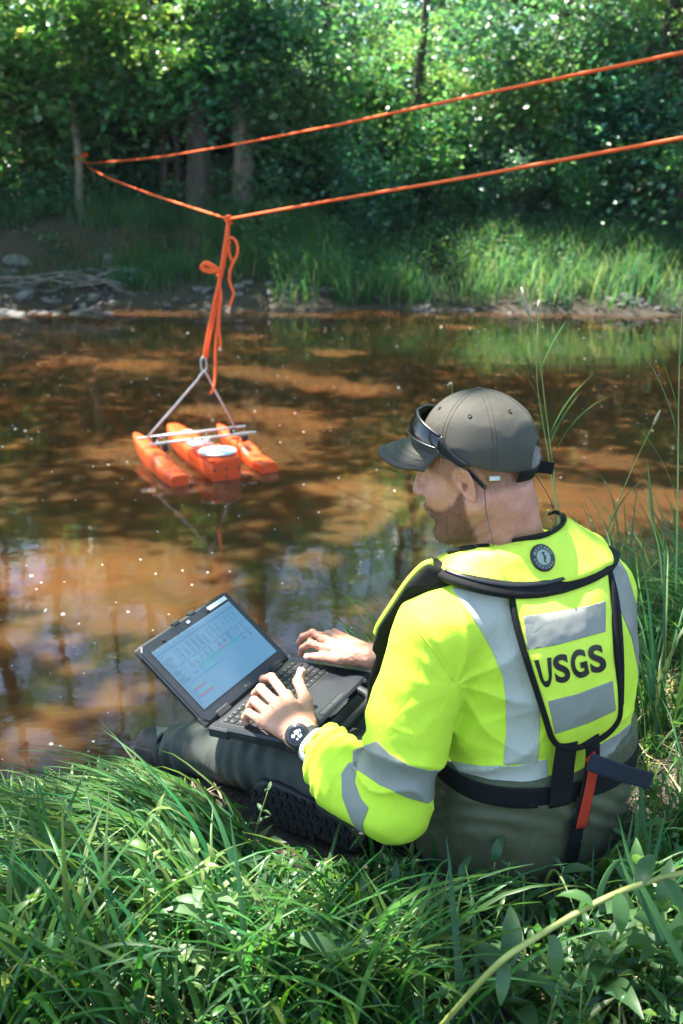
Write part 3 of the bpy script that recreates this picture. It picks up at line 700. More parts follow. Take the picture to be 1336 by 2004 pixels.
M['red_web'] = weave_material('red_lining', (.42, .035, .012), .1, .6, .1, 1200, .4)
M['waders'] = weave_material('olive_waders', (.090, .094, .050), .2, .55, .12, 1200, .3, crease=.5)
M['waders_lower'] = weave_material('grey_green_wader_leg', (.058, .066, .056), .16, .6, .12, 1200, .3)
M['cap'] = weave_material('brown_olive_cap', (.064, .060, .046), .08, .62, .2, 1100, .3, crease=.1)
M['cap_seam'] = weave_material('cap_seam', (.050, .044, .036), .08, .7, .1, 1100, .3)
M['black_plastic'] = mat('black_plastic', (.012, .013, .015), .32, var=.15, bump=.15, bscale=300, bdist=.0006)
M['lens'] = mat('dark_lens', (.005, .005, .006), .12)
M['rubber'] = mat('black_rubber', (.014, .014, .015), .6, var=.3, vscale=60, bump=.4, bscale=240)
M['hair'] = mat('beard_hair', (.24, .125, .06), .55, var=.45, vscale=300)
M['hair_grey'] = mat('grey_hair', (.42, .40, .37), .6, var=.25, vscale=300)
M['hair_pale'] = mat('pale_arm_hair', (.34, .22, .12), .6, var=.3, vscale=300)
M['nail'] = mat('nail', (.70, .46, .38), .3, var=.05)
M['label_white'] = mat('white_label', (.72, .76, .66), .6, var=.05)

# ---- laptop pose first: the hands rest on it
LA = np.array([-.286, 1.904, .638]); LB = np.array([-.127, 2.217, .642]); LC = np.array([-.090, 1.804, .653]); LT = np.array([-.448, 1.984, .782])
LU = nrm(LB - LA); LV = nrm((LC - LA) - LU * ((LC - LA) @ LU)); LN = -np.cross(LU, LV); LUP = nrm((LT - LA) - LU * ((LT - LA) @ LU))
LWID, LDEP, LHT = .352, .222, .231
def KB(px, py, h):
    """a point h above the laptop's keyboard deck on the sight line px, py"""
    d = CF + CR * (px - 668) / FPX + CU * (1002 - py) / FPX
    return CAM + d * (((LA + LN * h - CAM) @ LN) / (d @ LN))

TRI = np.array([math.cos(R_(30)), math.sin(R_(30)), 0]); TFW = np.array([-math.sin(R_(30)), math.cos(R_(30)), 0])
zt = np.array([.40, .44, .50, .58, .66, .75, .85, .95, 1.02, 1.06, 1.10, 1.14])
xt = np.array([.36, .37, .378, .382, .388, .390, .384, .368, .348, .336, .325, .32])
yt = np.array([1.77, 1.77, 1.77, 1.77, 1.765, 1.76, 1.755, 1.755, 1.765, 1.77, 1.775, 1.78])
at = np.array([.145, .182, .204, .206, .202, .200, .204, .208, .190, .150, .105, .07])
bt = np.array([.100, .130, .148, .150, .142, .134, .134, .130, .116, .100, .082, .065])
zz = np.linspace(.38, 1.16, 200)
def _sm(a): 
    v = np.interp(zz, zt, a); k = np.hanning(17); k /= k.sum(); return np.convolve(np.pad(v, 8, mode='edge'), k, 'valid')
TX, TY, TA, TB = _sm(xt), _sm(yt), _sm(at), _sm(bt)
def torso_sd(P, grow=0.0):
    z = P[:, 2]; cx = np.interp(z, zz, TX); cy = np.interp(z, zz, TY); a = np.interp(z, zz, TA) + grow; b = np.interp(z, zz, TB) + grow
    u = (P[:, 0] - cx) * TRI[0] + (P[:, 1] - cy) * TRI[1]; v = (P[:, 0] - cx) * TFW[0] + (P[:, 1] - cy) * TFW[1]
    e = 2.35
    k = (np.abs(u / a) ** e + np.abs(v / b) ** e) ** (1 / e)
    r = np.sqrt(u * u + v * v) + 1e-9
    d = (k - 1) / np.maximum(k, .25) * r
    d = np.where(k < .25, -np.minimum(a, b) * .8, d)
    groove = .006 * np.exp(-(u / .03) ** 2) * (v < 0) * np.clip((z - .6) * 6, 0, 1)      # the furrow of the spine
    d = d * .93 + groove
    return smax(smax(d, z - 1.095, .03), .425 - z, .05)
SL = W(856, 1242, 1.80); EL = W(772, 1576, 1.87); WL = KB(588, 1438, .040)
SRr = np.array([.512, 1.872, .965]); ER = np.array([.36, 2.06, .76]); WR = KB(728, 1284, .038)
CUFF = WL + (EL - WL) * .21
CUFFR = WR + (ER - WR) * .22
HIPL = np.array([.255, 1.745, .535]); KNL = np.array([-.165, 2.00, .505]); ANL = W(350, 1466, 2.62)
HIPR = np.array([.43, 1.87, .535]); KNR = np.array([.09, 2.27, .515]); ANR = np.array([-.02, 1.92, .47])

def limb_noise(P, f, amp, seed, dirv=None, sq=3.0):
    """cloth creases running across dirv"""
    if dirv is not None:
        dv = nrm(dirv); q = P - np.outer(P @ dv, dv); Q = q + np.outer(P @ dv, dv) * sq
    else: Q = P
    n = vnoise(Q, f, seed); return amp * (1 - 2 * np.abs(n)) + amp * .5 * vnoise(Q, f * 2.1, seed + 3)
def along(P, a, b):
    ab = b - a; return (P - a) @ ab / (ab @ ab)
def fold(x): return 1 - 2 * np.abs(np.sin(x / 2)) ** .75
def shirt_sd(P):
    d = torso_sd(P, .006)
    sh = np.minimum(sd_cap(P, np.array([.32, 1.775, 1.055]), SL, .060, .074), sd_cap(P, np.array([.345, 1.785, 1.055]), SRr, .060, .076))
    d = smin(d, sh, .05)
    up = sd_chain(P, [SL, (SL + EL) / 2 + np.array([-.012, -.005, 0]), EL], [.076, .079, .066])
    fo = sd_chain(P, [EL, (EL + WL) * .5 + np.array([-.003, -.006, -.013]), EL * .27 + WL * .73 + np.array([0, 0, -.003]), CUFF], [.066, .069, .057, .045])
    arm = smin(up, fo, .025)
    # the sleeve ends at the cuff
    arm = smax(arm, (CUFF - P) @ nrm(EL - WL), .006)
    upr = sd_chain(P, [SRr, ER], [.074, .058]); fr = sd_chain(P, [ER, CUFFR], [.056, .037])
    armr = smax(smin(upr, fr, .02), (CUFFR - P) @ nrm(ER - WR), .006)
    w = np.clip(-(P - CAM) @ CF, 0, 0)
    # armpit creases radiate over the back from the left armpit
    pit = W(905, 1340, 1.78); q = P - pit; rr = np.linalg.norm(q, axis=1)
    px, py, D = proj(P)
    th = np.arctan2(-(py - 1345), px - 890)
    m = np.exp(-((rr - .11) / .09) ** 2) * np.clip(.45 + .75 * np.cos(th - .35), .12, 1)
    cre = m * .0055 * fold(th * 10 + 1.6 * np.sin(rr * 18) + 3.2 * vnoise(P, 8, 2))
    # horizontal drag lines low on the back
    low = np.clip((py - 1360) / 120, 0, 1) * .0050 * fold((py + .35 * (px - 1000)) * .085 + 2.2 * vnoise(P, 14, 5))
    d = smin(d, smin(arm, armr, .02), .022)
    tl = along(P, SL, EL); tf = along(P, EL, WL)
    near_arm = np.clip(1 - (arm - d) / .02, 0, 1)
    rings = .0048 * np.clip((tf - .35) * 2.2, 0, 1) * np.clip((1.02 - tf) * 8, 0, 1) * fold(tf * 62 + 1.6 * vnoise(P, 22, 8))
    elb = .0065 * np.exp(-((tl - .78) / .22) ** 2) * fold(tl * 30 + 5.0 * (P @ TRI) + 4.0 * vnoise(P, 10, 9)) * (tf < .4)
    d = d - near_arm * (rings + elb) - cre - low * (1 - near_arm)
    return d - limb_noise(P, 8, .0036, 4, TRI, .5) - .0022 * (1 - 2 * np.abs(vnoise(P * np.array([1., 1., .45]), 17, 77))) - .0012 * vnoise(P, 40, 6)
def waders_sd(P):
    d = torso_sd(P, .014)
    th = sd_chain(P, [HIPL, (HIPL + KNL) / 2 + np.array([0, 0, .002]), KNL], [.108, .098, .082])
    shn = sd_chain(P, [KNL, (KNL * .6 + ANL * .4), ANL], [.080, .074, .058])
    thr = sd_chain(P, [HIPR, KNR], [.112, .086]); shr = sd_chain(P, [KNR, ANR], [.082, .056])
    lap = sd_cap(P, (HIPL + HIPR) / 2 + np.array([-.02, .05, -.02]), (HIPL + HIPR) / 2 + np.array([-.14, .12, -.04]), .085, .07)
    leg = smin(smin(th, shn, .012), smin(smin(thr, shr, .02), lap, .05), .02)
    d = smin(d, leg, .045)
    d = smax(d, P[:, 2] - .705 - .03 * np.clip((P[:, 0] - .35) * 3, -1, 1), .01)
    px, py, D = proj(P)
    hipf = .008 * np.exp(-((px - 800) / 70) ** 2) * np.sin((px - .28 * py) * .085 + 1.5 * vnoise(P, 11, 3))
    waist = .0038 * np.exp(-((py - 1590) / 38) ** 2) * np.sin(py * .17 - .002 * (px - 900) * (px - 900) * .05 + 2 * vnoise(P, 9, 12))
    kn = .009 * np.exp(-(np.linalg.norm(P - KNL, axis=1) / .11) ** 2) * np.sin((P @ nrm(KNL - HIPL)) * 130 + 2.5 * vnoise(P, 12, 7))
    an = .008 * np.exp(-(np.linalg.norm(P - ANL, axis=1) / .16) ** 2) * np.sin((P @ nrm(ANL - KNL)) * 110 + 3 * vnoise(P, 12, 17))
    return d - hipf - waist - kn - an - limb_noise(P, 7, .0055, 21, np.array([1, .3, 0]), .5) - .0012 * vnoise(P, 35, 13)

# ---- head frame
HYAW, HPIT = R_(21), R_(17)
hf = nrm(np.array([-math.cos(HYAW) * math.cos(HPIT), math.sin(HYAW) * math.cos(HPIT), -math.sin(HPIT)]))
hl = nrm(np.cross([0, 0, 1], hf)); hu = np.cross(hf, hl)
HM = np.array([hf, hl, hu])                     # rows: forward, left, up
EARL = np.array([-.012, .077, .004])
HC = W(913, 946, 1.80) - EARL @ HM
def HP(x, y, z): return HC + np.array([x, y, z]) @ HM
# the cap sits tilted back on the bowed head: a frame of its own
cf_ = nrm(np.array([-math.cos(HYAW) * math.cos(R_(2)), math.sin(HYAW) * math.cos(R_(2)), -math.sin(R_(2))]))
cu_ = np.cross(cf_, hl); CM = np.array([cf_, hl, cu_]); CO = HP(-.006, 0, .008)
def CP(x, y, z): return CO + np.array([x, y, z]) @ CM
NECK0 = HP(-.050, 0, -.040); NECK1 = np.array([.335, 1.80, 1.04])
def ear_sd(q):
    c = q - EARL; a = R_(-12); x = c[:, 0] * math.cos(a) + c[:, 2] * math.sin(a); z = -c[:, 0] * math.sin(a) + c[:, 2] * math.cos(a)
    y = c[:, 1] * .90 + x * .38 - .004
    e = np.stack([x, y, z], 1)
    wide = 1 + .25 * np.clip(z / .03, -1, 1); e2 = e / np.stack([wide, np.ones_like(wide), np.ones_like(wide)], 1)
    d = sd_ell(e2, (0, 0, 0), (.0175, .0065, .0325))
    rim = np.abs(np.sqrt((e2[:, 0] / .0155) ** 2 + (e2[:, 2] / .0300) ** 2) - 1) * .017; rim = np.sqrt(rim ** 2 + (e[:, 1] - .005) ** 2) - .0035
    d = smin(d, rim, .003)
    d = smax(d, -sd_ell(e2, (.001, .007, .010), (.0095, .0055, .015)), .003)
    d = smax(d, -sd_ell(e, (.004, .006, -.004), (.0065, .010, .009)), .002)
    d = smin(d, sd_ell(e, (.012, .003, -.003), (.004, .004, .006)), .003)
    return d
def head_local(q):
    s = q.copy(); s[:, 1] = np.abs(s[:, 1])
    d = sd_ell(s, (-.012, 0, .042), (.098, .076, .083))
    d = smin(d, sd_ell(s, (.034, 0, -.018), (.064, .054, .082)), .03)
    d = smin(d, sd_cap(s, (-.012, .055, -.040), (.066, .020, -.094), .024, .019), .025)
    d = smin(d, sd_ell(s, (.078, 0, -.096), (.020, .026, .019)), .018)
    d = smin(d, sd_ell(s, (.058, .034, -.012), (.025, .024, .024)), .02)
    d = smin(d, sd_cap(s, (.088, 0, .040), (.076, .036, .038), .013, .011), .012)
    d = smax(d, -sd_ell(s, (.098, .033, .016), (.017, .019, .0135)), .012)
    d = smin(d, sd_ell(s, (.077, .032, .016), (.0135, .0145, .012)), .003)
    d = smin(d, sd_cap(s, (.092, 0, .030), (.109, 0, -.006), .008, .0115), .008)
    d = smin(d, sd_ell(s, (.100, .011, -.012), (.010, .0075, .007)), .005)
    d = smin(d, sd_ell(s, (.090, 0, -.040), (.013, .026, .0085)), .008)
    d = smin(d, sd_ell(s, (.089, 0, -.056), (.011, .022, .0080)), .006)
    d = smax(d, -(sd_cap(s, (.102, 0, -.048), (.085, .026, -.049), .0018)), .003)
    return d
def head_sd(P):
    q = (P - HC) @ HM.T
    d = head_local(q)
    nk = sd_chain(P, [NECK0, NECK0 * .5 + NECK1 * .5, NECK1], [.060, .064, .082])
    throat = sd_cap(P, HP(.028, 0, -.085), NECK1 + np.array([-.05, .05, .02]), .040, .055)
    roll = sd_cap(P, HP(-.080, -.02, -.062), HP(-.074, .03, -.068), .014, .012)
    d = smin(d, smin(nk, throat, .03), .028); d = smin(d, roll, .02)
    d = smin(d, ear_sd(q), .0035)
    cr = .0010 * np.sin((q[:, 0] * .5 + q[:, 2]) * 260) * np.exp(-((q[:, 2] + .10) / .05) ** 2) * np.exp(-((q[:, 0] - .0) / .05) ** 2)
    return smax(d + cr, 1.02 - P[:, 2], .01)

def hand_sd(P, fingers, thumb, wrist, fore, wr=(.031, .023), k=.0055):
    d = None; palm = None
    for i, (mcp, pip, dip, tip, r) in enumerate(fingers):
        base = wrist + (mcp - wrist) * .10 + (mcp - np.mean([f[0] for f in fingers], 0)) * .28
        e = sd_cap(P, base, mcp, .0175, r * 1.32); palm = e if palm is None else smin(palm, e, .016)
    low = sd_cap(P, wrist + (thumb[0] - wrist) * .35, (np.mean([f[0] for f in fingers], 0) + thumb[1]) / 2 - LN * .012, .020, .015)
    palm = smin(palm, low, .016)
    d = palm
    for mcp, pip, dip, tip, r in fingers:
        f = sd_cap(P, mcp, pip, r * 1.10, r); f = smin(f, sd_cap(P, pip, dip, r * 1.0, r * .90), .003); f = smin(f, sd_cap(P, dip, tip, r * .9, r * .80), .003)
        f = smin(f, np.linalg.norm(P - pip, axis=1) - r * 1.06, .003)
        d = smin(d, f, k)
        # knuckle and tendon
        d = smin(d, np.linalg.norm(P - (mcp + LN * .003), axis=1) - r * 1.20, .008)
        d = smin(d, sd_cap(P, mcp + LN * .006, wrist + (mcp - wrist) * .35 + LN * .010, .0035, .003), .008)
    c, m, i, t, r = thumb
    th = sd_cap(P, c, m, r * 1.55, r * 1.15); th = smin(th, sd_cap(P, m, i, r * 1.1, r * .95), .006); th = smin(th, sd_cap(P, i, t, r * 1.02, r * .80), .004)
    d = smin(d, th, .011)
    ax = nrm(fore - wrist)
    side = nrm(np.cross(ax, LN)); up = np.cross(side, ax)
    q = P - wrist; a = np.clip(q @ ax, 0, np.linalg.norm(fore - wrist)); g = np.clip(a / .16, 0, 1)
    ws, wu = wr[0] + .007 * g, wr[1] + .010 * g
    q2 = np.stack([(q @ side) / ws, (q @ up) / wu, (q @ ax - a) / .02], 1)
    kk = np.linalg.norm(q2, axis=1); arm = (kk - 1) * np.minimum(ws, wu)
    d = smin(d, arm, .018)
    return d - .0007 * vnoise(P, 160, 3) - .0005 * vnoise(P, 420, 4)
fL = [(KB(560, 1364, .050), KB(531, 1326, .056), KB(515, 1329, .034), KB(514, 1342, .012), .0102),
      (KB(542, 1379, .052), KB(510, 1348, .055), KB(500, 1357, .033), KB(502, 1371, .011), .0104),
      (KB(525, 1395, .048), KB(497, 1372, .048), KB(489, 1383, .028), KB(493, 1395, .010), .0098),
      (KB(514, 1412, .040), KB(486, 1395, .037), KB(479, 1404, .022), KB(483, 1414, .009), .0088)]
tL = (KB(604, 1418, .034), KB(598, 1370, .048), KB(583, 1334, .062), KB(590, 1315, .078), .0118)
WLh = WL + LN * .002
fR = [(KB(642, 1271, .042), KB(608, 1259, .050), KB(592, 1268, .032), KB(588, 1281, .012), .0088),
      (KB(636, 1254, .050), KB(611, 1238, .064), KB(592, 1246, .047), KB(584, 1259, .026), .0088),
      (KB(642, 1244, .046), KB(620, 1243, .040), KB(608, 1252, .022), KB(604, 1262, .010), .0084),
      (KB(656, 1240, .036), KB(636, 1243, .026), KB(624, 1250, .014), KB(618, 1256, .008), .0075)]
tR = (KB(702, 1290, .028), KB(664, 1291, .034), KB(625, 1286, .028), KB(603, 1285, .018), .0108)
handL = lambda P: hand_sd(P, fL, tL, WLh, CUFF + (EL - CUFF) * .10)
handR = lambda P: hand_sd(P, fR, tR, WR, CUFFR + (ER - CUFFR) * .25)

person = empty('person', (.36, 1.76, .42), 'man in hi-vis yellow shirt and olive cap sitting on the bank typing on a laptop', 'person')
def mesh_of(fn, lo, hi, h): return surface_nets(fn, lo, hi, h)
def bounds(pts, m):
    p = np.array(pts); return p.min(0) - m, p.max(0) + m

# body: head and neck, both forearms and hands, and the trunk that joins them under the clothes
hV, hQ = mesh_of(head_sd, *bounds([HC - .13, HC + .14, [.20, 1.70, 1.03], [.46, 1.90, 1.05]], .012), .0023)
lV, lQ = mesh_of(handL, *bounds([f for g in fL for f in g[:4]] + list(tL[:4]) + [WLh, CUFF, CUFF + (EL - CUFF) * .3], .045), .0015)
rV, rQ = mesh_of(handR, *bounds([f for g in fR for f in g[:4]] + list(tR[:4]) + [WR, CUFFR, CUFFR + (ER - CUFFR) * .3], .045), .0017)
def core_sd(P):
    d = torso_sd(P, -.02)
    d = smin(d, sd_chain(P, [NECK1, SL, EL, WLh], [.06, .05, .045, .02]), .03); d = smin(d, sd_chain(P, [NECK1, SRr, ER, WR], [.06, .05, .045, .02]), .03)
    d = smin(d, sd_chain(P, [HIPL, KNL, ANL], [.08, .055, .04]), .03); return smin(d, sd_chain(P, [HIPR, KNR, ANR], [.08, .055, .04]), .03)
kV, kQ = mesh_of(core_sd, (-.6, 1.55, .3), (.65, 2.5, 1.16), .012)
V = np.concatenate([hV, lV, rV, kV]); Q = np.concatenate([hQ, lQ + len(hV), rQ + len(hV) + len(lV), kQ + len(hV) + len(lV) + len(rV)])
q = (V - HC) @ HM.T
tint = np.ones((len(V), 3))
inh = np.arange(len(V)) < len(hV)
def beard_mask(q):
    """1 where the beard grows, in head coordinates"""
    x, y, z = q[:, 0], np.abs(q[:, 1]), q[:, 2]
    line = np.interp(x, [-.005, .01, .03, .055, .075, .10, .13], [.000, -.008, -.030, -.040, -.037, -.026, -.022])
    m = np.clip((line - z) / .010, 0, 1) * np.clip((z + .125) / .01, 0, 1) * np.clip((x - (-.004 + (-.02 - z) * .10)) / .010, 0, 1)
    lip = np.exp(-((z + .049) / .004) ** 2) * (x > .09) * (y < .02)
    return m * (1 - .8 * lip)
bm = beard_mask(q) * inh
tint = tint * (1 - bm[:, None] * (1 - np.array([.50, .40, .32])))
red = np.zeros(len(V)); red += np.exp(-(((q - np.array([-.05, .03, -.10])) / .06) ** 2).sum(1)) * .55 * inh
red += np.exp(-(((q - EARL) / .03) ** 2).sum(1)) * .35 * inh
tint = tint * (1 - red[:, None] * np.array([.02, .22, .26]))
hair_zone = np.clip((q[:, 2] - np.interp(q[:, 0], [-.1, -.05, -.02, .02, .05], [-.035, -.03, -.005, .000, .030])) / .012, 0, 1) * (q[:, 0] < .058) * (np.linalg.norm(q - EARL, axis=1) > .034) * inh
tint = tint * (1 - hair_zone[:, None] * (1 - np.array([.72, .68, .60])))
me = mesh_data('body', V, Q); vcol(me, 'tint', tint)
body = link('body', me, M['skin'], person)

def strands(name, V, Q, mask, n, ln, wid, mt, parent, lean=(0, 0, -1), jit=.5, seed=1, fn=None, curl=.3):
    """short hairs growing from a surface where mask > 0"""
    r = np.random.default_rng(seed)
    T = np.concatenate([Q[:, [0, 1, 2]], Q[:, [0, 2, 3]]]); w = mask[T].mean(1); e1 = V[T[:, 1]] - V[T[:, 0]]; e2 = V[T[:, 2]] - V[T[:, 0]]
    nn = np.cross(e1, e2); A = np.linalg.norm(nn, axis=1); p = A * w; p /= p.sum()
    i = r.choice(len(T), n, p=p); a, b = r.random(n), r.random(n); s = a + b > 1; a[s] = 1 - a[s]; b[s] = 1 - b[s]
    P0 = V[T[i, 0]] + e1[i] * a[:, None] + e2[i] * b[:, None]; N = nn[i] / (A[i, None] + 1e-12)
    D = N * .75 + np.array(lean) * .8 + r.normal(0, jit, (n, 3)) * .5; D /= np.linalg.norm(D, axis=1)[:, None]
    L = ln * r.uniform(.5, 1.2, n)[:, None]; S = np.cross(D, r.normal(0, 1, (n, 3))); S /= np.linalg.norm(S, axis=1)[:, None]
    mid = P0 + D * L * .55; tip = P0 + D * L + np.array(lean) * L * curl
    VV = np.stack([P0 - S * wid, P0 + S * wid, mid + S * wid * .7, mid - S * wid * .7, tip], 1).reshape(-1, 3)
    k = np.arange(n)[:, None] * 5
    F3 = np.concatenate([k + np.array([0, 1, 2]), k + np.array([0, 2, 3]), k + np.array([3, 2, 4])])
    return tag(link(name, mesh_data(name, VV, F3), mt, parent), kind='stuff')
hq = (hV - HC) @ HM.T
strands('beard', hV, hQ, beard_mask(hq) ** 2, 9000, .0048, .00024, M['hair'], person, lean=nrm(hf * .3 - hu), jit=.6, seed=3)
tz = np.clip((hq[:, 2] - np.interp(hq[:, 0], [-.1, -.05, -.02, .02, .05], [-.035, -.03, -.005, .000, .030])) / .012, 0, 1) * (hq[:, 0] < .056) * (np.linalg.norm(hq - EARL, axis=1) > .030) * (hq[:, 2] < .075)
strands('short_hair', hV, hQ, tz, 5000, .0050, .00024, M['hair_pale'], person, lean=-hu, jit=.5, seed=4)
strands('eyebrow', hV, hQ, np.exp(-(((hq - np.array([.093, 0, .043])) / np.array([.02, 1, .006])) ** 2).sum(1)) * (np.abs(hq[:, 1]) > .012) * (np.abs(hq[:, 1]) < .05) * (hq[:, 0] > .07), 500, .008, .0003, M['hair'], person, lean=nrm(-hf + hu * .3), seed=5)
# hairs on the left forearm and wrist
fm = np.clip(along(lV, WLh, CUFF) * 2 + .1, 0, 1)
strands('arm_hair', lV, lQ, fm, 1600, .0065, .00014, M['hair_pale'], person, lean=nrm(WLh - EL + np.array([0, 0, -.1])), jit=.6, seed=6)
# finger nails
for (dip, tip, r, nn) in [(tL[2], tL[3], tL[4], None), (tR[2], tR[3], tR[4], None)] + [(g[2], g[3], g[4], None) for g in fR[:2]]:
    ax = nrm(tip - dip); out = nrm(CAM - tip); out = nrm(out - ax * (out @ ax)) if (dip is tR[2]) else nrm(LN - ax * (LN @ ax))
    s = np.cross(ax, out); v = []
    for i in range(7):
        for j in range(7):
            a, b = (i / 6 - .5) * 2, (j / 6 - .5) * 2
            w = math.sqrt(max(0, 1 - max(0, abs(b) - .5) ** 2 * 2))
            v.append(tip - ax * r * .10 + ax * r * .75 * b + s * r * .66 * a * w + out * r * (.80 * math.sqrt(1 - .42 * a * a)) + out * .0006)
    f = [(i * 7 + j, (i + 1) * 7 + j, (i + 1) * 7 + j + 1, i * 7 + j + 1) for i in range(6) for j in range(6)]
    obj('fingernail', v, f, M['nail'], person)
# wedding ring
ra, rb = fL[2][0], fL[2][1]; rp = ra + (rb - ra) * .55; ax = nrm(rb - ra); s = nrm(np.cross(ax, LN)); o = np.cross(s, ax)
ringp = [rp + (s * math.cos(t) + o * math.sin(t)) * .0098 for t in np.linspace(0, 2 * np.pi, 25)[:-1]]
v, f = tube(ringp, .0013, 6, closed=True); obj('ring', v, f, mat('dull_gold', (.5, .38, .2), .3, 1.0), person)

# shirt
sV, sQ = mesh_of(shirt_sd, *bounds([SL, EL, CUFF, SRr, ER, CUFFR, [.1, 1.6, .66], [.6, 1.95, 1.15]], .10), .0036)
keep = ~((sV[:, 2] < .655) & (torso_sd(sV) < .03))
neckd = head_sd(sV); 
shirt = link('shirt', mesh_data('shirt', sV, sQ), M['hivis'], person)
spx, spy, sD = proj(sV)
def px_patch(name, poly, mt, parent, fn=shirt_sd, V=None, Q=None, pj=None, off=.0014, extra=None):
    V = sV if V is None else V; Q = sQ if Q is None else Q; a, b, c = (spx, spy, sD) if pj is None else pj
    val = poly_sd(a, b, spline(poly, 5, True) if len(poly) > 30 else poly)
    if extra is not None: val = np.maximum(val, extra)
    v, f = patch(fn, V, Q, val, off)
    if len(v): return obj(name, v, f, mt, parent)
front = (sV - np.array([.36, 1.76, 0])) @ TFW * 4000       # > 0 on the chest side
ua = along(sV, SL, EL)
not_arm = (.012 - np.minimum(sd_chain(sV, [SL, EL], [.078, .066]), sd_chain(sV, [EL, CUFF], [.066, .04]))) * 2000
s1 = [(882, 1150), (985, 1162), (1008, 1215), (1035, 1275), (1055, 1345), (1056, 1420), (1052, 1492), (985, 1496), (990, 1430), (990, 1375), (984, 1325), (962, 1272), (938, 1230), (905, 1180)]
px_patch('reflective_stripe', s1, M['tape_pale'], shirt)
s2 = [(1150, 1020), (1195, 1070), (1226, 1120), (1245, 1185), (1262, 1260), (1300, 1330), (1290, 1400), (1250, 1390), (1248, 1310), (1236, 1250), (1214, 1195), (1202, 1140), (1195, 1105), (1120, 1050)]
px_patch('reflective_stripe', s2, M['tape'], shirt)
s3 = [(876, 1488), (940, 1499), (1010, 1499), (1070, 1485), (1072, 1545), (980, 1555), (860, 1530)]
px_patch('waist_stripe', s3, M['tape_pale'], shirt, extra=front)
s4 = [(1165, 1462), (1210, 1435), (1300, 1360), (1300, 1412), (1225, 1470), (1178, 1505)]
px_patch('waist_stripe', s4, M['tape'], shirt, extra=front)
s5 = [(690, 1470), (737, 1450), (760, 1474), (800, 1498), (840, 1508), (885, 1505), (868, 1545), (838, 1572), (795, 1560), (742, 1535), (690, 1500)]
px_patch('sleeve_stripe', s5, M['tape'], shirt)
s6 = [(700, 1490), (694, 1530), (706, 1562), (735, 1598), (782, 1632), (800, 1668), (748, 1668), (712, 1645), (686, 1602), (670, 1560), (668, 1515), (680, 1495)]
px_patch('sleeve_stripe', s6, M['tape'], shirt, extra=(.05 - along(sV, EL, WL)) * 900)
# raglan seam of the left sleeve
def surf_line(fn, pts, off, n=8):
    s = spline(pts, n); p, t = march(fn, s[:, 0], s[:, 1]); N = grad(fn, p); return p + N * off, N
p, N = surf_line(shirt_sd, [(800, 1215), (840, 1262), (880, 1320), (902, 1352)], .0004)
v, f = tube(p, .0011, 6); obj('seam', v, f, M['hivis'], shirt)
# pale undershirt cuff
ax = nrm(EL - WL); s = nrm(np.cross(ax, LN)); o = np.cross(s, ax); V = []; nk = 40
for a, r in ((-.020, .0345), (-.020, .0375), (.004, .0400), (.02, .041)):
    for k in range(nk):
        t = k * 2 * np.pi / nk; V.append(CUFF + ax * a + (s * math.cos(t) * 1.03 + o * math.sin(t) * .93) * r * (1 + .02 * math.sin(5 * t)))
f = [(i * nk + k, i * nk + (k + 1) % nk, (i + 1) * nk + (k + 1) % nk, (i + 1) * nk + k) for i in range(3) for k in range(nk)]
obj('undershirt_cuff', V, f, M['label_white'], shirt)

# waders
wV, wQ = mesh_of(waders_sd, *bounds([[.1, 1.58, .40], [.62, 1.95, .72], KNL - .08, ANL - .05, KNR + .09, ANR, HIPL], .03), .0055)
me = mesh_data('waders', wV, wQ)
wl = np.clip((.20 - wV[:, 0]) / .05, 0, 1)
link_w = link('waders', me, None, person)
me.materials.append(M['waders'])
v, f = patch(waders_sd, wV, wQ, np.where(True, (wV[:, 0] - .16) - .25 * (wV[:, 1] - 1.75), 0), .0016); obj('wader_leg', v, f, M['waders_lower'], link_w)
# waist belt round the waders
def belt_line():
    pts = []
    for t in np.linspace(0, 2 * np.pi, 90)[:-1]:
        z = .672 + .012 * math.cos(t - 2.6)
        cx, cy = np.interp(z, zz, TX), np.interp(z, zz, TY)
        d = TRI * math.cos(t) + TFW * math.sin(t)
        lo, hi = .02, .34
        for _ in range(22):
            m = (lo + hi) / 2; q = np.array([[cx, cy, z]]) + d * m
            if min(torso_sd(q, .020)[0], 9) < 0: lo = m
            else: hi = m
        pts.append(np.array([cx, cy, z]) + d * hi)
    return np.array(pts)
bl = belt_line(); cen = bl.mean(0); Nn = bl - cen; Nn[:, 2] = 0
v, f = tube(bl, 1.0, 12, closed=True, flat=(.0215, .0022), up=Nn); obj('belt', v, f, M['black_web'], person)
cover = lambda P: np.minimum(np.minimum(waders_sd(P), shirt_sd(P)), torso_sd(P, .023))
def strap(name, pts, w, mt, parent=person, off=.003, th=.0018, n=6, lift=None):
    s = spline(pts, n); p, t = march(cover, s[:, 0], s[:, 1]); N = grad(cover, p, 4e-3); N = N * .6 + np.roll(N, 1, 0) * .2 + np.roll(N, -1, 0) * .2
    p = p + N * off
    k = np.array([.25, .5, .25]); 
    for _ in range(3):
        q = p.copy(); q[1:-1] = p[:-2] * .25 + p[1:-1] * .5 + p[2:] * .25; p = q
    if lift is not None: p = p + lift(np.linspace(0, 1, len(p)))
    v, f = tube(p, 1.0, 12, flat=(w, th), up=N); return obj(name, v, f, mt, parent)
strap('webbing', [(1106, 1450), (1100, 1490), (1096, 1530), (1092, 1574)], .024, M['black_web'], off=.006)
strap('strap', [(1150, 1440), (1152, 1475), (1145, 1520), (1138, 1560), (1128, 1612)], .019, M['black_web'], off=.010)
strap('strap_lining', [(1143, 1472), (1149, 1500), (1143, 1535), (1136, 1570), (1127, 1612)], .0135, M['red_web'], off=.014)
strap('strap', [(1124, 1600), (1120, 1640), (1110, 1690), (1100, 1730)], .017, M['black_web'], off=.008)
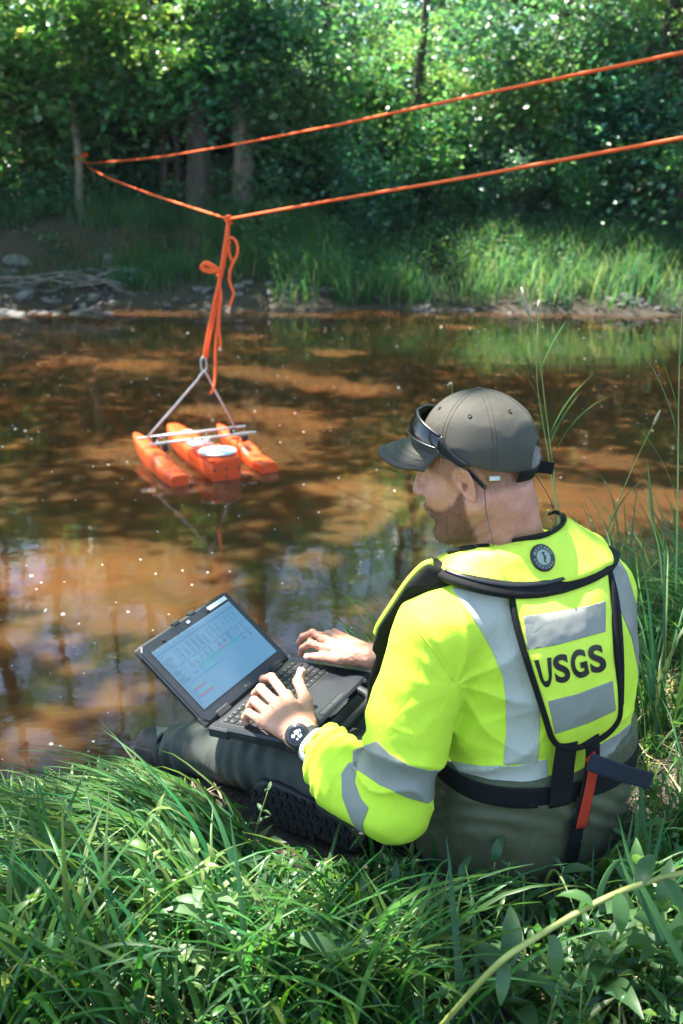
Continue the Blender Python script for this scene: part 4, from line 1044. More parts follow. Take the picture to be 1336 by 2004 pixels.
bx = [W(1152, 1490, 1.80), W(1190, 1504, 1.80), W(1230, 1517, 1.82), W(1274, 1528, 1.86)]
v, f = tube(spline(bx, 6), 1.0, 12, flat=(.0165, .0016), up=np.array([.1, -1, .25])); obj('belt_end', v, f, M['navy_web'], person)
# a fold of grey wader bib showing past the right hip
v, f = tube(spline([W(1252, 1422, 1.95), W(1264, 1450, 1.94), W(1262, 1490, 1.94), W(1258, 1512, 1.95)], 6), 1.0, 10, flat=(.010, .004), up=np.array([.3, -1, .2])); None

# inflatable vest
vest = empty('vest', (.34, 1.74, 1.0), parent=person)
base_v = lambda P: smin(shirt_sd(P), head_sd(P) + .012, .03)
yoke_poly = spline([(843, 1102), (858, 1090), (888, 1080), (950, 1070), (1012, 1060), (1070, 1049), (1098, 1034), (1104, 1016), (1090, 1004), (1066, 998), (1100, 994), (1140, 1012), (1172, 1046), (1197, 1085), (1192, 1106), (1130, 1132), (1062, 1149), (1000, 1151), (935, 1141), (880, 1122)], 4, True)
def yoke_sd(P):
    px, py, D = proj(P)
    d = base_v(P); pol = poly_sd(px, py, yoke_poly) * D / FPX
    t = .026 + .010 * np.clip((px - 900) / 300, 0, 1) + .004 * np.sin(px * .02 + py * .03)
    e = smax(d - t, pol, .014); e = smax(e, -(d + .006), .002)
    back = (P - np.array([.34, 1.79, 0])) @ TFW
    e = smax(e, back - .10, .01)
    return e - .0032 * (1 - 2 * np.abs(vnoise(P, 12, 31))) - .0008 * vnoise(P, 50, 32)
yV, yQ = mesh_of(yoke_sd, *bounds([W(835, 1110, 1.7), W(1210, 1080, 2.02), [.2, 1.65, .98], [.6, 1.95, 1.17]], .04), .0035)
yoke = obj('collar', yV, yQ, M['hivis_shell'], vest)
flap_pts = [(1001, 1168), (1060, 1160), (1125, 1144), (1190, 1112), (1196, 1150), (1201, 1230), (1208, 1310), (1213, 1385), (1203, 1418), (1170, 1446), (1125, 1462), (1100, 1464), (1081, 1446), (1069, 1410), (1048, 1345), (1026, 1275), (1010, 1210)]
flap_poly = spline(flap_pts, 4, True)
def smooth_back(P):
    d = torso_sd(P, .010); sh = np.minimum(sd_cap(P, np.array([.32, 1.775, 1.055]), SL, .060, .074), sd_cap(P, np.array([.345, 1.785, 1.055]), SRr, .060, .076))
    return smin(d, sh, .06)
def flap_sd(P):
    px, py, D = proj(P); d = smooth_back(P)
    pol = poly_sd(px, py, flap_poly) * D / FPX
    puff = .020 * np.clip(-pol / .05, 0, 1) ** .6
    e = smax(d - .012 - puff, pol, .008); e = smax(e, .0 - d, .002)
    e = smax(e, (P - np.array([.36, 1.76, 0])) @ TFW - .0, .004)
    return e - .0022 * (1 - 2 * np.abs(vnoise(P, 11, 41))) - .0006 * vnoise(P, 60, 42)
fV, fQ = mesh_of(flap_sd, *bounds([W(990, 1150, 1.62), W(1230, 1480, 1.95)], .03), .0035)
flap = obj('back_flap', fV, fQ, M['hivis_shell'], vest)
fpj = proj(fV)
def flap_patch(name, poly, mt, off=.0012): return px_patch(name, poly, mt, flap, flap_sd, fV, fQ, fpj, off, extra=(fpj[2] - 1.92) * 2000)
flap_patch('reflective_patch', [(1024, 1206), (1060, 1202), (1110, 1194), (1150, 1186), (1184, 1176), (1184, 1236), (1140, 1248), (1090, 1262), (1032, 1272)], M['tape'])
flap_patch('reflective_patch', [(1072, 1372), (1130, 1358), (1198, 1332), (1204, 1390), (1150, 1415), (1086, 1436)], M['tape'])
# piping: swept along the flap's outline
def edge_tube(name, fn, pts, w, th, mt, parent, off=.0, closed=False, n=6, sm=2, D0=1.3, sides=10):
    s = spline(pts, n, closed); p, t = march(fn, s[:, 0], s[:, 1], D0); N = grad(fn, p, 5e-3)
    for _ in range(sm):
        if closed: p = np.roll(p, 1, 0) * .25 + p * .5 + np.roll(p, -1, 0) * .25; N = np.roll(N, 1, 0) * .25 + N * .5 + np.roll(N, -1, 0) * .25
        else:
            q = p.copy(); q[1:-1] = p[:-2] * .25 + p[1:-1] * .5 + p[2:] * .25; p = q
            q = N.copy(); q[1:-1] = N[:-2] * .25 + N[1:-1] * .5 + N[2:] * .25; N = q
    v, f = tube(p + N * off, 1.0, sides, flat=(w, th), up=N, closed=closed); return obj(name, v, f, mt, parent)
edge_tube('piping', lambda P: smooth_back(P) - .016, [(1000, 1160)] + [(1008, 1212), (1025, 1275), (1046, 1340), (1067, 1405), (1080, 1446), (1100, 1463), (1128, 1463), (1172, 1447), (1204, 1418), (1213, 1385), (1208, 1310), (1202, 1230), (1197, 1150), (1188, 1110)], .0052, .0055, M['black_web'], flap)
edge_tube('piping', lambda P: smooth_back(P) - .008, [(1191, 1112), (1205, 1170), (1212, 1240), (1215, 1310), (1214, 1380)], .0075, .004, M['black_web'], flap)
# zipper band along the collar's lower edge
zip_pts = [(846, 1106), (870, 1122), (900, 1134), (950, 1147), (1005, 1155), (1065, 1152), (1120, 1138), (1165, 1120), (1192, 1100), (1199, 1080)]
edge_tube('zipper_band', lambda P: smooth_back(P) - .020, zip_pts, .0155, .0080, M['black_web'], vest, n=8)
zt_l = [(872, 1116), (900, 1126), (950, 1139), (1005, 1146), (1060, 1143), (1110, 1130)]
edge_tube('zipper', lambda P: smooth_back(P) - .0290, zt_l, .0035, .0022, M['black_plastic'], vest, n=8, sides=8)
nb = [(880, 1083), (905, 1077), (950, 1070), (1010, 1060), (1062, 1051), (1094, 1036), (1106, 1018), (1094, 1005), (1076, 1006)]
edge_tube('neck_binding', yoke_sd, nb, .0058, .0040, M['black_web'], vest, n=6, off=.0035)
# black lining of the left front lobe, hanging before the chest and seen past the sleeve
lobe_poly = [(836, 1104), (862, 1112), (886, 1132), (890, 1148), (858, 1156), (826, 1174), (800, 1195), (790, 1240), (780, 1300), (765, 1380), (745, 1450), (714, 1445), (716, 1390), (721, 1330), (736, 1284), (727, 1272), (740, 1228), (772, 1180), (800, 1140)]
def lobe_sd(P, grow=0):
    px, py, D = proj(P); Dm = np.interp(py, [1095, 1150, 1200, 1300, 1450], [1.80, 1.80, 1.83, 1.90, 1.97])
    pol = poly_sd(px, py, lobe_poly) * D / FPX
    return smax(pol, np.abs(D - Dm) - .020, .010) - .001 * vnoise(P, 40, 5)
LVv, LQ = mesh_of(lobe_sd, *bounds([W(710, 1460, 2.02), W(905, 1095, 1.74), W(710, 1100, 1.9)], .03), .004)
lobe = obj('front_lobe', LVv, LQ, M['black_mesh'], vest)
v, f = tube(spline([W(846, 1100, 1.80), W(826, 1108, 1.81), W(798, 1138, 1.83), (W(768, 1182, 1.86)), W(742, 1222, 1.88), W(735, 1240, 1.89)], 6), 1.0, 10, flat=(.006, .005), up=np.array([-.5, -.3, .6])); obj('lobe_edge', v, f, M['hivis_shell'], vest)
# lettering
def text_on(name, body_txt, H, fn, mt, parent, off=.0012, bold=.0, size=1.0, warp=None, D0=1.3, fine=.03, settle_fn=None):
    """lettering laid on a surface: H maps text space to the photograph's plane of measurement, then down to the surface"""
    cu = bpy.data.curves.new('t', 'FONT'); cu.body = body_txt; cu.size = size; cu.offset = bold; cu.resolution_u = 6
    o = bpy.data.objects.new('t', cu); COL.objects.link(o)
    dg = bpy.context.evaluated_depsgraph_get(); me = bpy.data.meshes.new_from_object(o.evaluated_get(dg)); bpy.data.objects.remove(o)
    bmm = bmesh.new(); bmm.from_mesh(me); bmesh.ops.triangulate(bmm, faces=bmm.faces[:])
    for _ in range(2):
        ed = [e for e in bmm.edges if e.calc_length() > fine]
        if ed: bmesh.ops.subdivide_edges(bmm, edges=ed, cuts=1); bmesh.ops.triangulate(bmm, faces=bmm.faces[:])
    V = np.array([v.co[:] for v in bmm.verts]); Fc = [tuple(v.index for v in f.verts) for f in bmm.faces]; bmm.free(); bpy.data.meshes.remove(me)
    mn, mx = V[:, :2].min(0), V[:, :2].max(0); uv = (V[:, :2] - mn) / (mx - mn)
    px, py = H(uv[:, 0], uv[:, 1]); p, t = march(fn, px, py, D0); N = grad(fn, p, 3e-3)
    return obj(name, p + N * off, Fc, mt, parent, smooth=False)
def quadmap(bl_, br, tr, tl):
    bl_, br, tr, tl = map(np.array, (bl_, br, tr, tl))
    return lambda u, v: tuple(((1 - u) * (1 - v))[:, None] * bl_ + (u * (1 - v))[:, None] * br + (u * v)[:, None] * tr + ((1 - u) * v)[:, None] * tl for _ in (0,))[0].T
M['print'] = mat('black_print', (.008, .009, .010), .5)
cell = [((1056, 1346), (1084, 1340), (1076, 1288), (1044, 1292)), ((1080, 1338), (1116, 1331), (1107, 1276), (1079, 1284)), ((1116, 1331), (1152, 1319), (1146, 1267), (1112, 1275)), ((1152, 1316), (1188, 1309), (1178, 1259), (1146, 1265))]
cell = [((1062, 1347), (1080, 1341), (1078, 1286), (1045, 1292)), ((1088, 1338), (1117, 1333), (1109, 1277), (1079, 1284)), ((1121, 1331), (1153, 1322), (1142, 1268), (1112, 1275)), ((1157, 1320), (1188, 1311), (1176, 1259), (1147, 1265))]
for ch, c in zip('USGS', cell):
    text_on('letter', ch, quadmap(*c), flap_sd, M['print'], flap, .0016, bold=.035)
# round badge on the collar
bc, _ = march(yoke_sd, [1061], [1092]); bn = grad(yoke_sd, bc, 8e-3)[0]; bc = bc[0]
bx_ = nrm(W(1070, 1092, 1.8) - W(1060, 1092, 1.8)); bx_ = nrm(bx_ - bn * (bx_ @ bn)); by_ = np.cross(bn, bx_)
badge = obj('badge', *disc(bc, bn, .0255, 36, .0035), M['print'], yoke)
M['badge'] = mat('badge_green_grey', (.30, .36, .27), .5, var=.05)
M['badge_ink'] = mat('badge_ink', (.03, .04, .035), .5, var=.05)
obj('badge_face', *disc(bc + bn * .0035, bn, .0235, 36, .0006), M['badge_ink'], badge)
obj('badge_centre', *disc(bc + bn * .0041, bn, .0145, 30, .0006), M['badge'], badge)
def glyph(ch):
    cu = bpy.data.curves.new('t', 'FONT'); cu.body = ch; cu.size = 1; cu.resolution_u = 2; cu.offset = .02; cu.align_x = 'CENTER'
    o = bpy.data.objects.new('t', cu); COL.objects.link(o); dg = bpy.context.evaluated_depsgraph_get(); me = bpy.data.meshes.new_from_object(o.evaluated_get(dg)); bpy.data.objects.remove(o)
    V = np.array([v.co[:] for v in me.vertices]) if len(me.vertices) else np.zeros((0, 3)); Fc = [tuple(p.vertices) for p in me.polygons]; bpy.data.meshes.remove(me); return V, Fc
GL = {}
def ring_text(s, a0, a1, r, sz, flip=False):
    out = []
    for k, ch in enumerate(s):
        if ch == ' ': continue
        if ch not in GL: GL[ch] = glyph(ch)
        V, Fc = GL[ch]; a = R_(a0 + (a1 - a0) * k / (len(s) - 1))
        tx, ty = (math.sin(a), -math.cos(a)), (math.cos(a), math.sin(a))
        if flip: tx, ty = (-tx[0], -tx[1]), (-ty[0], -ty[1])
        c = np.array([math.cos(a) * r, math.sin(a) * r]); q = V.copy() * sz; q[:, 1] -= sz * .35
        P2 = c + q[:, :1] * np.array(tx) + q[:, 1:2] * np.array(ty)
        out.append((bc + bn * .0044 + P2[:, :1] * bx_ + P2[:, 1:2] * by_, Fc))
    return join(out)
v, f = join([ring_text('MUSTANG', 165, 35, .0190, .0076), ring_text('SURVIVAL', 200, 340, .0190, .0070, True)])
tag(obj('badge_lettering', v, f, M['badge'], badge, smooth=False), kind='stuff')
sh = [(.002, .0085), (.0005, .0095), (-.004, .0068), (-.001, .0070), (.0005, .004), (.002, .0015), (.0022, -.002), (.001, -.005), (.0025, -.0085), (.005, -.008), (.0052, -.0062)]
P3 = spline([bc + bn * .005 + bx_ * a + by_ * b for a, b in sh], 5)
v, f = tube(P3, np.interp(np.linspace(0, 1, len(P3)), [0, .15, .2, .3, .5, .6, .8, 1], [.0012, .0013, .0006, .001, .0022, .0022, .0009, .0006]), 6); obj('seahorse_emblem', v, f, M['badge_ink'], badge)

# cap
CAPC = np.array([-.010, 0, .048])
def cap_local(q, grow=0.):
    d = sd_ell(q, CAPC, np.array([.1120, .0935, .1080]) + grow)
    a = np.arctan2(q[:, 1], q[:, 0]); sm = np.min(np.abs((a[:, None] - np.array([0, 1, 2, 3, 4, 5, 6]) * np.pi / 3 + np.pi + np.pi) % (2 * np.pi) - np.pi), 1)
    wr_ = .0012 * (1 - 2 * np.abs(vnoise(q * np.array([1, 1, 1.0]), 26, 51))) * (1 - np.clip((q[:, 2] - .10) / .04, 0, 1))
    return d - wr_
CAPN = nrm(np.array([-.10, 0, 1.0]))
def cap_rim(q): return .036 - (q @ np.array([-.20, 0, 1.0])) + .10 * np.clip(np.abs(q[:, 1]) - .055, 0, .1) * 0     # > 0 below the rim
def cap_sd(P):
    q = (P - CO) @ CM.T
    d = smax(cap_local(q), cap_rim(q), .004)
    d = smax(d, -sd_ell(q, (-.128, 0, .036), (.035, .030, .030)), .003)
    return d
cV, cQ = mesh_of(cap_sd, CO - .15, CO + .17, .0028)
cap = obj('cap', cV, cQ, M['cap'], person)
capl = lambda q: cap_local(np.atleast_2d(q))
def cap_at(az, el, off=0.):
    """point on the dome by azimuth (0 front, 90 left) and elevation from its centre"""
    d = np.array([math.cos(R_(az)) * math.cos(R_(el)), math.sin(R_(az)) * math.cos(R_(el)), math.sin(R_(el))])
    lo, hi = .02, .2
    for _ in range(26):
        m = (lo + hi) / 2
        if cap_local((CAPC + d * m)[None])[0] < 0: lo = m
        else: hi = m
    return CP(*(CAPC + d * (hi + off)))
for az in (0, 60, 120, 180, 240, 300):
    for dl in (-2.2, 2.2):
        e0 = -8 if az not in (180,) else 14
        P3 = [cap_at(az + dl / max(.12, math.cos(R_(e))) , e, .0002) for e in np.linspace(e0, 84, 26)]
        v, f = tube(P3, .00045, 5); obj('seam', v, f, M['cap_seam'], cap)
obj('button', *disc(cap_at(0, 89.5, -.001), cu_, .0065, 20, .0035), M['cap'], cap)
for az in (30, 90, 150, 210, 270, 330):
    p0 = cap_at(az, 46, .0004); n0 = nrm(p0 - CP(*CAPC)); s0 = nrm(np.cross(n0, cu_)); o0 = np.cross(n0, s0)
    v, f = tube([p0 + (s0 * math.cos(t) + o0 * math.sin(t)) * .0032 for t in np.linspace(0, 2 * np.pi, 17)[:-1]], .0011, 6, closed=True); obj('eyelet', v, f, M['cap_seam'], cap)
# brim
ns, nt_ = 14, 33; top = []; bot = []
for i in range(ns):
    s = i / (ns - 1)
    for j in range(nt_):
        t = (j / (nt_ - 1)) * 2 - 1; a = t * R_(62)
        bxr, byr = -.008 + .111 * math.cos(a), .0925 * math.sin(a)
        L = .088 * (1 - .30 * abs(t) ** 3) * (1 - max(0, abs(t) - .86) * 3.0)
        dx, dy = nrm([math.cos(a) * 1.6, math.sin(a) * .32])
        x = bxr + dx * L * s - .006; y = byr * (1 - .04 * s) + dy * L * s * .55
        z = .046 + .014 - 2.4 * (y * y) * (.55 + .45 * s) - .016 * s - .012 * s * s + .004
        top.append(CP(x, y, z)); bot.append(CP(x, y, z - .0028))
V = np.array(top + bot); m = ns * nt_
Fc = [(i * nt_ + j, i * nt_ + j + 1, (i + 1) * nt_ + j + 1, (i + 1) * nt_ + j) for i in range(ns - 1) for j in range(nt_ - 1)]
Fc += [tuple(m + x for x in t[::-1]) for t in Fc]
Fc += [((ns - 1) * nt_ + j, (ns - 1) * nt_ + j + 1, m + (ns - 1) * nt_ + j + 1, m + (ns - 1) * nt_ + j) for j in range(nt_ - 1)]
for j0, sgn in ((0, 1), (nt_ - 1, -1)):
    Fc += [((i) * nt_ + j0, (i + 1) * nt_ + j0, m + (i + 1) * nt_ + j0, m + i * nt_ + j0)[::sgn] for i in range(ns - 1)]
brim = obj('brim', V, Fc, M['cap'], cap)
for s_ in (.25, .45, .65, .85, .985):
    i = int(round(s_ * (ns - 1))); v, f = tube([top[i * nt_ + j] + cu_ * .0004 for j in range(1, nt_ - 1)], .00035, 4); obj('stitching', v, f, M['cap_seam'], brim)
# back strap, its loose end, and the hair in the opening
sp = [cap_at(a, -22 + 2 * math.sin(R_(a)), .002) for a in np.linspace(148, 212, 9)]
v, f = tube(sp, 1.0, 10, flat=(.0115, .002), up=np.array([p - CP(*CAPC) for p in sp])); obj('back_strap', v, f, M['black_web'], cap)
e0 = W(1022, 915, 1.86); v, f = tube(spline([W(1016, 912, 1.846), W(1040, 913, 1.862), W(1062, 914, 1.868), W(1083, 917, 1.868)], 4), 1.0, 10, flat=(.0115, .0016), up=np.array([.15, -1, .15])); obj('strap_end', v, f, M['black_web'], cap)
tuft = sd = None
tv, tq = mesh_of(lambda P: sd_ell((P - CO) @ CM.T, (-.098, 0, .036), (.020, .026, .026)), CP(-.1, 0, .036) - .05, CP(-.1, 0, .036) + .05, .004)
strands('hair_tuft', tv, tq, np.ones(len(tv)), 2600, .009, .00035, M['hair_grey'], person, lean=-cu_ * .5 - cf_ * .3, jit=.7, seed=9)
obj('hair_base', tv, tq, M['hair_grey'], person)
# size label peeping from under the rim
lp = W(968, 936, 1.79); v, f = box(lp, (.010, .0006, .0042), [nrm(CR + CU * .05), nrm(CF), CU]); obj('size_label', v, f, M['label_white'], cap)

# sunglasses pushed up on the cap
gl = empty('sunglasses', tuple(CP(.12, 0, .08)), parent=person)
def G(az, el, off): return cap_at(az, el, off)
azs = np.linspace(-62, 62, 27); V = []
for a in azs:
    w = 1 - .35 * (abs(a) / 62) ** 2; e_mid = 17 + 6 * (1 - (a / 62) ** 2) - .05 * abs(a); hh = 9.0 * w * (1 - .35 * math.exp(-(a / 7) ** 2))
    o = .012 + .010 * (1 - (a / 62) ** 2)
    V += [G(a, e_mid + hh, o), G(a, e_mid, o + .0035), G(a, e_mid - hh, o + .002)]
Fc = [(i * 3 + j, i * 3 + j + 1, (i + 1) * 3 + j + 1, (i + 1) * 3 + j) for i in range(len(azs) - 1) for j in range(2)]
vv = np.array(V); Vb = vv + (CP(*CAPC) - vv) * .012; n0 = len(vv); Fc += [tuple(n0 + x for x in t[::-1]) for t in Fc]
obj('lens', np.concatenate([vv, Vb]), Fc, M['lens'], gl)
v, f = tube(spline([vv[i * 3] for i in range(0, 27, 2)], 3), .0028, 8); obj('frame', v, f, M['black_plastic'], gl)
v, f = tube(spline([vv[i * 3 + 2] for i in range(0, 27, 2)], 3), .0017, 8); obj('frame', v, f, M['black_plastic'], gl)
for sd_ in (1, -1):
    a0 = cap_at(60 * sd_, 18, .012); ea = HP(-.018, .081 * sd_, .036) + hl * .004 * sd_; tip = HP(-.044, .083 * sd_, -.008)
    mid = [cap_at(66 * sd_, 9, .008), cap_at(78 * sd_, -1, .005), cap_at(90 * sd_, -8, .004)]
    P3 = spline([a0] + mid + [ea, HP(-.032, .084 * sd_, .014), tip], 6)
    rr = np.interp(np.linspace(0, 1, len(P3)), [0, .1, .35, .7, 1], [1.0, 1.15, .75, .45, .5])
    v, f = tube(P3, rr, 10, flat=(.0095, .0022), up=np.array([p - CP(-.01, 0, .04) for p in P3]), twist=0); obj('temple', v, f, M['black_plastic'], gl)
    c0 = tip; neck_pts = [tip, tip + np.array([.006, 0, -.03]), tip + np.array([.010, .004, -.07]), CP(-.06, .085 * sd_, -.10)] if sd_ == 1 else [tip, CP(-.09, -.07, -.06), CP(-.10, -.03, -.10)]
    v, f = tube(spline([tip + (HP(-.032, .084 * sd_, .014) - tip) * .15, tip, tip + nrm(tip - ea) * .004], 3), .0026, 8); obj('cord_sleeve', v, f, M['black_plastic'], gl)
cordl = spline([HP(-.044, .083, -.008), W(951, 1000, 1.775), W(957, 1030, 1.765), W(966, 1068, 1.75)], 6); v, f = tube(cordl, .0008, 6); obj('cord', v, f, M['black_plastic'], gl)
cordr = spline([W(1044, 926, 1.87), W(1066, 958, 1.84), W(1080, 988, 1.83), W(1088, 1018, 1.80), W(1076, 1040, 1.77)], 6); v, f = tube(cordr, .0008, 6); obj('cord', v, f, M['black_plastic'], gl)

# watch
wat = empty('watch', tuple(WLh), parent=person)
ax = nrm(CUFF - WLh); s = nrm(np.cross(ax, LN)); o = np.cross(s, ax)
if o @ LN < 0: o = -o
wc = WLh + ax * .022; tl_ = -.35
band = []
for t in np.linspace(0, 2 * np.pi, 49)[:-1]:
    d = s * math.cos(t) + o * math.sin(t); lo, hi = .005, .034
    for _ in range(24):
        m = (lo + hi) / 2
        if handL((wc + d * m)[None])[0] < 0: lo = m
        else: hi = m
    band.append(wc + d * (hi + .0018))
band = np.array(band); band = np.roll(band, 1, 0) * .25 + band * .5 + np.roll(band, -1, 0) * .25
v, f = tube(band, 1.0, 10, closed=True, flat=(.0105, .0016), up=band - wc); obj('watch_strap', v, f, M['rubber'], wat)
wn = nrm(CAM - W(582, 1440, 2.0)); fcp, _ = march(handL, [582], [1440], 1.6); fcp = fcp[0]; wn = nrm(grad(handL, fcp[None], 8e-3)[0] * .7 + wn * .3)
obj('watch_case', *disc(fcp - wn * .002, wn, .0250, 40, .0115), M['rubber'], wat)
obj('bezel', *disc(fcp + wn * .0085, wn, .0228, 40, .0025), M['black_plastic'], wat)
obj('display', *disc(fcp + wn * .0108, wn, .0175, 36, .0006), mat('watch_glass', (.006, .007, .010), .12, coat=.5), wat)
wa = nrm(np.cross(o, wn)); wx = -nrm(ax - wn * (ax @ wn)); wxx = nrm(CR - wn * (CR @ wn)); wx = nrm(wxx + .55 * nrm(CU - wn * (CU @ wn))); wy = np.cross(wn, wx)
M['lcd'] = mat('pale_lcd', (.72, .76, .72), .4, var=.02)
rows = []
def segbox(cx, cy, w, h): rows.append(box(fcp + wn * .0116 + wx * cx + wy * cy, (w, h, .0002), [wx, wy, wn]))
def digit(cx, cy, w, h, ch, t=.0006):
    S = {'0': 'abcdef', '1': 'bc', '2': 'abged', '3': 'abgcd', '4': 'fgbc', '5': 'afgcd', '8': 'abcdefg', '9': 'abcdfg'}[ch]
    for c in S:
        if c == 'a': segbox(cx, cy + h, w, t)
        if c == 'g': segbox(cx, cy, w, t)
        if c == 'd': segbox(cx, cy - h, w, t)
        if c == 'f': segbox(cx - w, cy + h / 2, t, h / 2)
        if c == 'b': segbox(cx + w, cy + h / 2, t, h / 2)
        if c == 'e': segbox(cx - w, cy - h / 2, t, h / 2)
        if c == 'c': segbox(cx + w, cy - h / 2, t, h / 2)
digit(-.0005, .0045, .0014, .0032, '8', .0009); digit(.0038, .0045, .0014, .0032, '8', .0009); digit(.0082, .0045, .0012, .0032, '1', .0009)
digit(.003, -.005, .0013, .0028, '5', .0008); digit(.0066, -.005, .0011, .0028, '1', .0008)
segbox(-.003, -.0075, .0022, .0007); segbox(-.003, -.0098, .0018, .0006)
v, f = join(rows); tag(obj('watch_digits', v, f, M['lcd'], wat, smooth=False), kind='stuff')
obj('watch_dial', *disc(fcp + wn * .0113 - wx * .0078 + wy * .0005, wn, .0036, 20, .0004), M['lcd'], wat)

# boots
M['boot'] = weave_material('grey_boot_fabric', (.15, .155, .13), .2, .7, .1, 900, .4)
def boot_sd(P):
    a = W(345, 1470, 2.62); t = W(300, 1456, 2.72)
    d = sd_chain(P, [a, (a + t) / 2 + np.array([0, 0, .004]), t], [.052, .050, .046]); d = smin(d, sd_cap(P, W(318, 1482, 2.66), W(298, 1478, 2.73), .03, .028), .02)
    return d - .0015 * vnoise(P, 30, 3)
bV, bQ = mesh_of(boot_sd, *bounds([W(345, 1470, 2.62), W(300, 1456, 2.72)], .08), .0045)
bootl = obj('boot', bV, bQ, M['boot'], person)
bp = proj(bV); v, f = patch(boot_sd, bV, bQ, bp[0] - 306 - .12 * (bp[1] - 1440), .003); obj('toe_cap', v, f, M['rubber'], bootl)
v, f = patch(boot_sd, bV, bQ, 1476 - bp[1] + .25 * (bp[0] - 330), .007); obj('sole', v, f, M['rubber'], bootl)
cf = [ANL + (boot_c - ANL) * 0 for boot_c in (ANL,)]
ax = nrm(W(345, 1470, 2.62) - KNL); s = nrm(np.cross(ax, [0, 0, 1])); o = np.cross(s, ax)
for k_, rr in ((-.004, .060), (.008, .057)):
    v, f = tube([ANL + ax * (k_ + .012 * math.sin(3 * t)) + (s * math.cos(t) + o * math.sin(t)) * rr * (1 + .03 * math.sin(6 * t)) for t in np.linspace(0, 2 * np.pi, 40)[:-1]], .005, 8, closed=True); obj('gaiter_cuff', v, f, M['black_web'], bootl)
# right boot lying on its side under the left thigh, lugged sole to the camera
S0 = Wz(488, 1556, .475); S1 = Wz(716, 1650, .465); sa = nrm(S1 - S0); sn = nrm(np.array([-.25, -.90, .12])); sn = nrm(sn - sa * (sn @ sa)); su = np.cross(sn, sa)
if su[2] < 0: su = -su
SC = (S0 + S1) / 2; SLn = np.linalg.norm(S1 - S0)
def bootr_sd(P):
    q = P - SC; x = (q @ sa) / SLn + .5; u = q @ su; n = q @ sn
    hw = np.interp(x, [0, .06, .2, .35, .6, .8, .95, 1], [.022, .040, .050, .050, .040, .040, .036, .022])
    d = smax(smax(np.abs(u) - hw, np.abs((q @ sa)) - SLn / 2, .03), np.abs(n + .045) - .045 , .010); return d * .9
rV2, rQ2 = mesh_of(bootr_sd, *bounds([S0, S1], .10), .005)
bootr = obj('boot', rV2, rQ2, M['rubber'], person); bootr['label'] = 'boot lying on its side with its lugged black sole showing'
def lug_mesh():
    a = np.arange(6) * np.pi / 3; V = [];
    for r, h in ((.0095, 0), (.0085, .0055), (.0045, .0055), (.0040, .0030)): V += [(r * math.cos(t), r * math.sin(t), h) for t in a]
    Fc = [(i * 6 + k, i * 6 + (k + 1) % 6, (i + 1) * 6 + (k + 1) % 6, (i + 1) * 6 + k) for i in range(3) for k in range(6)] + [tuple(18 + k for k in range(6))]
    return mesh_data('lug', V, Fc, False)
lm = lug_mesh(); lm.materials.append(M['rubber'])
ri = 0
for row in range(4):
    for cn in range(13):
        x = .035 + cn * .077 + (row % 2) * .038; u = -.033 + row * .022
        if x > .97: continue
        hw = np.interp(x, [0, .06, .2, .35, .6, .8, .95, 1], [.022, .040, .050, .050, .040, .040, .036, .022]) - .008
        if abs(u) > hw: continue
        o_ = link('lug', lm, None, bootr); p = SC + sa * (x - .5) * SLn + su * u + sn * .0003
        Mx = Matrix(np.array([sa, su, sn]).T.tolist()).to_4x4(); Mx.translation = Vector(p); o_.matrix_basis = Mx
# ================================================================ laptop
lap = empty('laptop', (0, 0, 0), 'rugged black laptop open on the man\'s lap with a blue-lit screen of tables', 'laptop')
M['lap'] = mat('laptop_black', (.015, .018, .023), .42, var=.12, vscale=40, bump=.2, bscale=500, bdist=.0005)
M['lap_edge'] = mat('laptop_rubber', (.016, .018, .021), .6, var=.2, vscale=60, bump=.3, bscale=400, bdist=.0006)
M['key'] = mat('key_black', (.014, .015, .018), .45, var=.1)
M['keyglyph'] = mat('key_glyph', (.20, .22, .23), .5)
LAX = [LU, LV, LN]
TH = .026
def Lp(u, v, h=0): return LA + LU * u + LV * v + LN * h
def lbox(name, u0, u1, v0, v1, h0, h1, mt, parent=lap, bev=.0):
    v, f = box(Lp((u0 + u1) / 2, (v0 + v1) / 2, (h0 + h1) / 2), ((u1 - u0) / 2, (v1 - v0) / 2, (h1 - h0) / 2), LAX, bev); 
    f = [t[::-1] for t in f] if np.cross(LU, LV) @ LN < 0 else f
    return obj(name, v, f, mt, parent, smooth=False)
base = lbox('base', 0, LWID, 0, LDEP, -TH, 0, M['lap'], bev=.005)
lbox('bumper', -.004, .045, .190, LDEP + .006, -TH - .001, -.003, M['lap_edge'], base, .005)
lbox('bumper', LWID - .045, LWID + .004, .190, LDEP + .006, -TH - .001, -.003, M['lap_edge'], base, .005)
lbox('bumper', -.004, .020, -.004, .05, -TH - .001, -.002, M['lap_edge'], base, .004)
lbox('latch', LWID / 2 - .045, LWID / 2 + .045, LDEP, LDEP + .007, -.016, -.004, M['lap'], base, .002)
lbox('latch_bar', LWID / 2 - .032, LWID / 2 + .032, LDEP + .003, LDEP + .010, -.009, -.005, M['lap_edge'], base, .001)
lbox('keyboard_deck', .014, LWID - .014, .014, .128, .0, .0006, M['lap_edge'], base)
tp = lbox('touchpad', LWID / 2 - .052, LWID / 2 + .052, .140, .200, .0, .0007, M['lap'], base)
lbox('touchpad_button', LWID / 2 - .051, LWID / 2 - .001, .203, .214, .0, .0012, M['lap_edge'], base); lbox('touchpad_button', LWID / 2 + .001, LWID / 2 + .051, .203, .214, .0, .0012, M['lap_edge'], base)
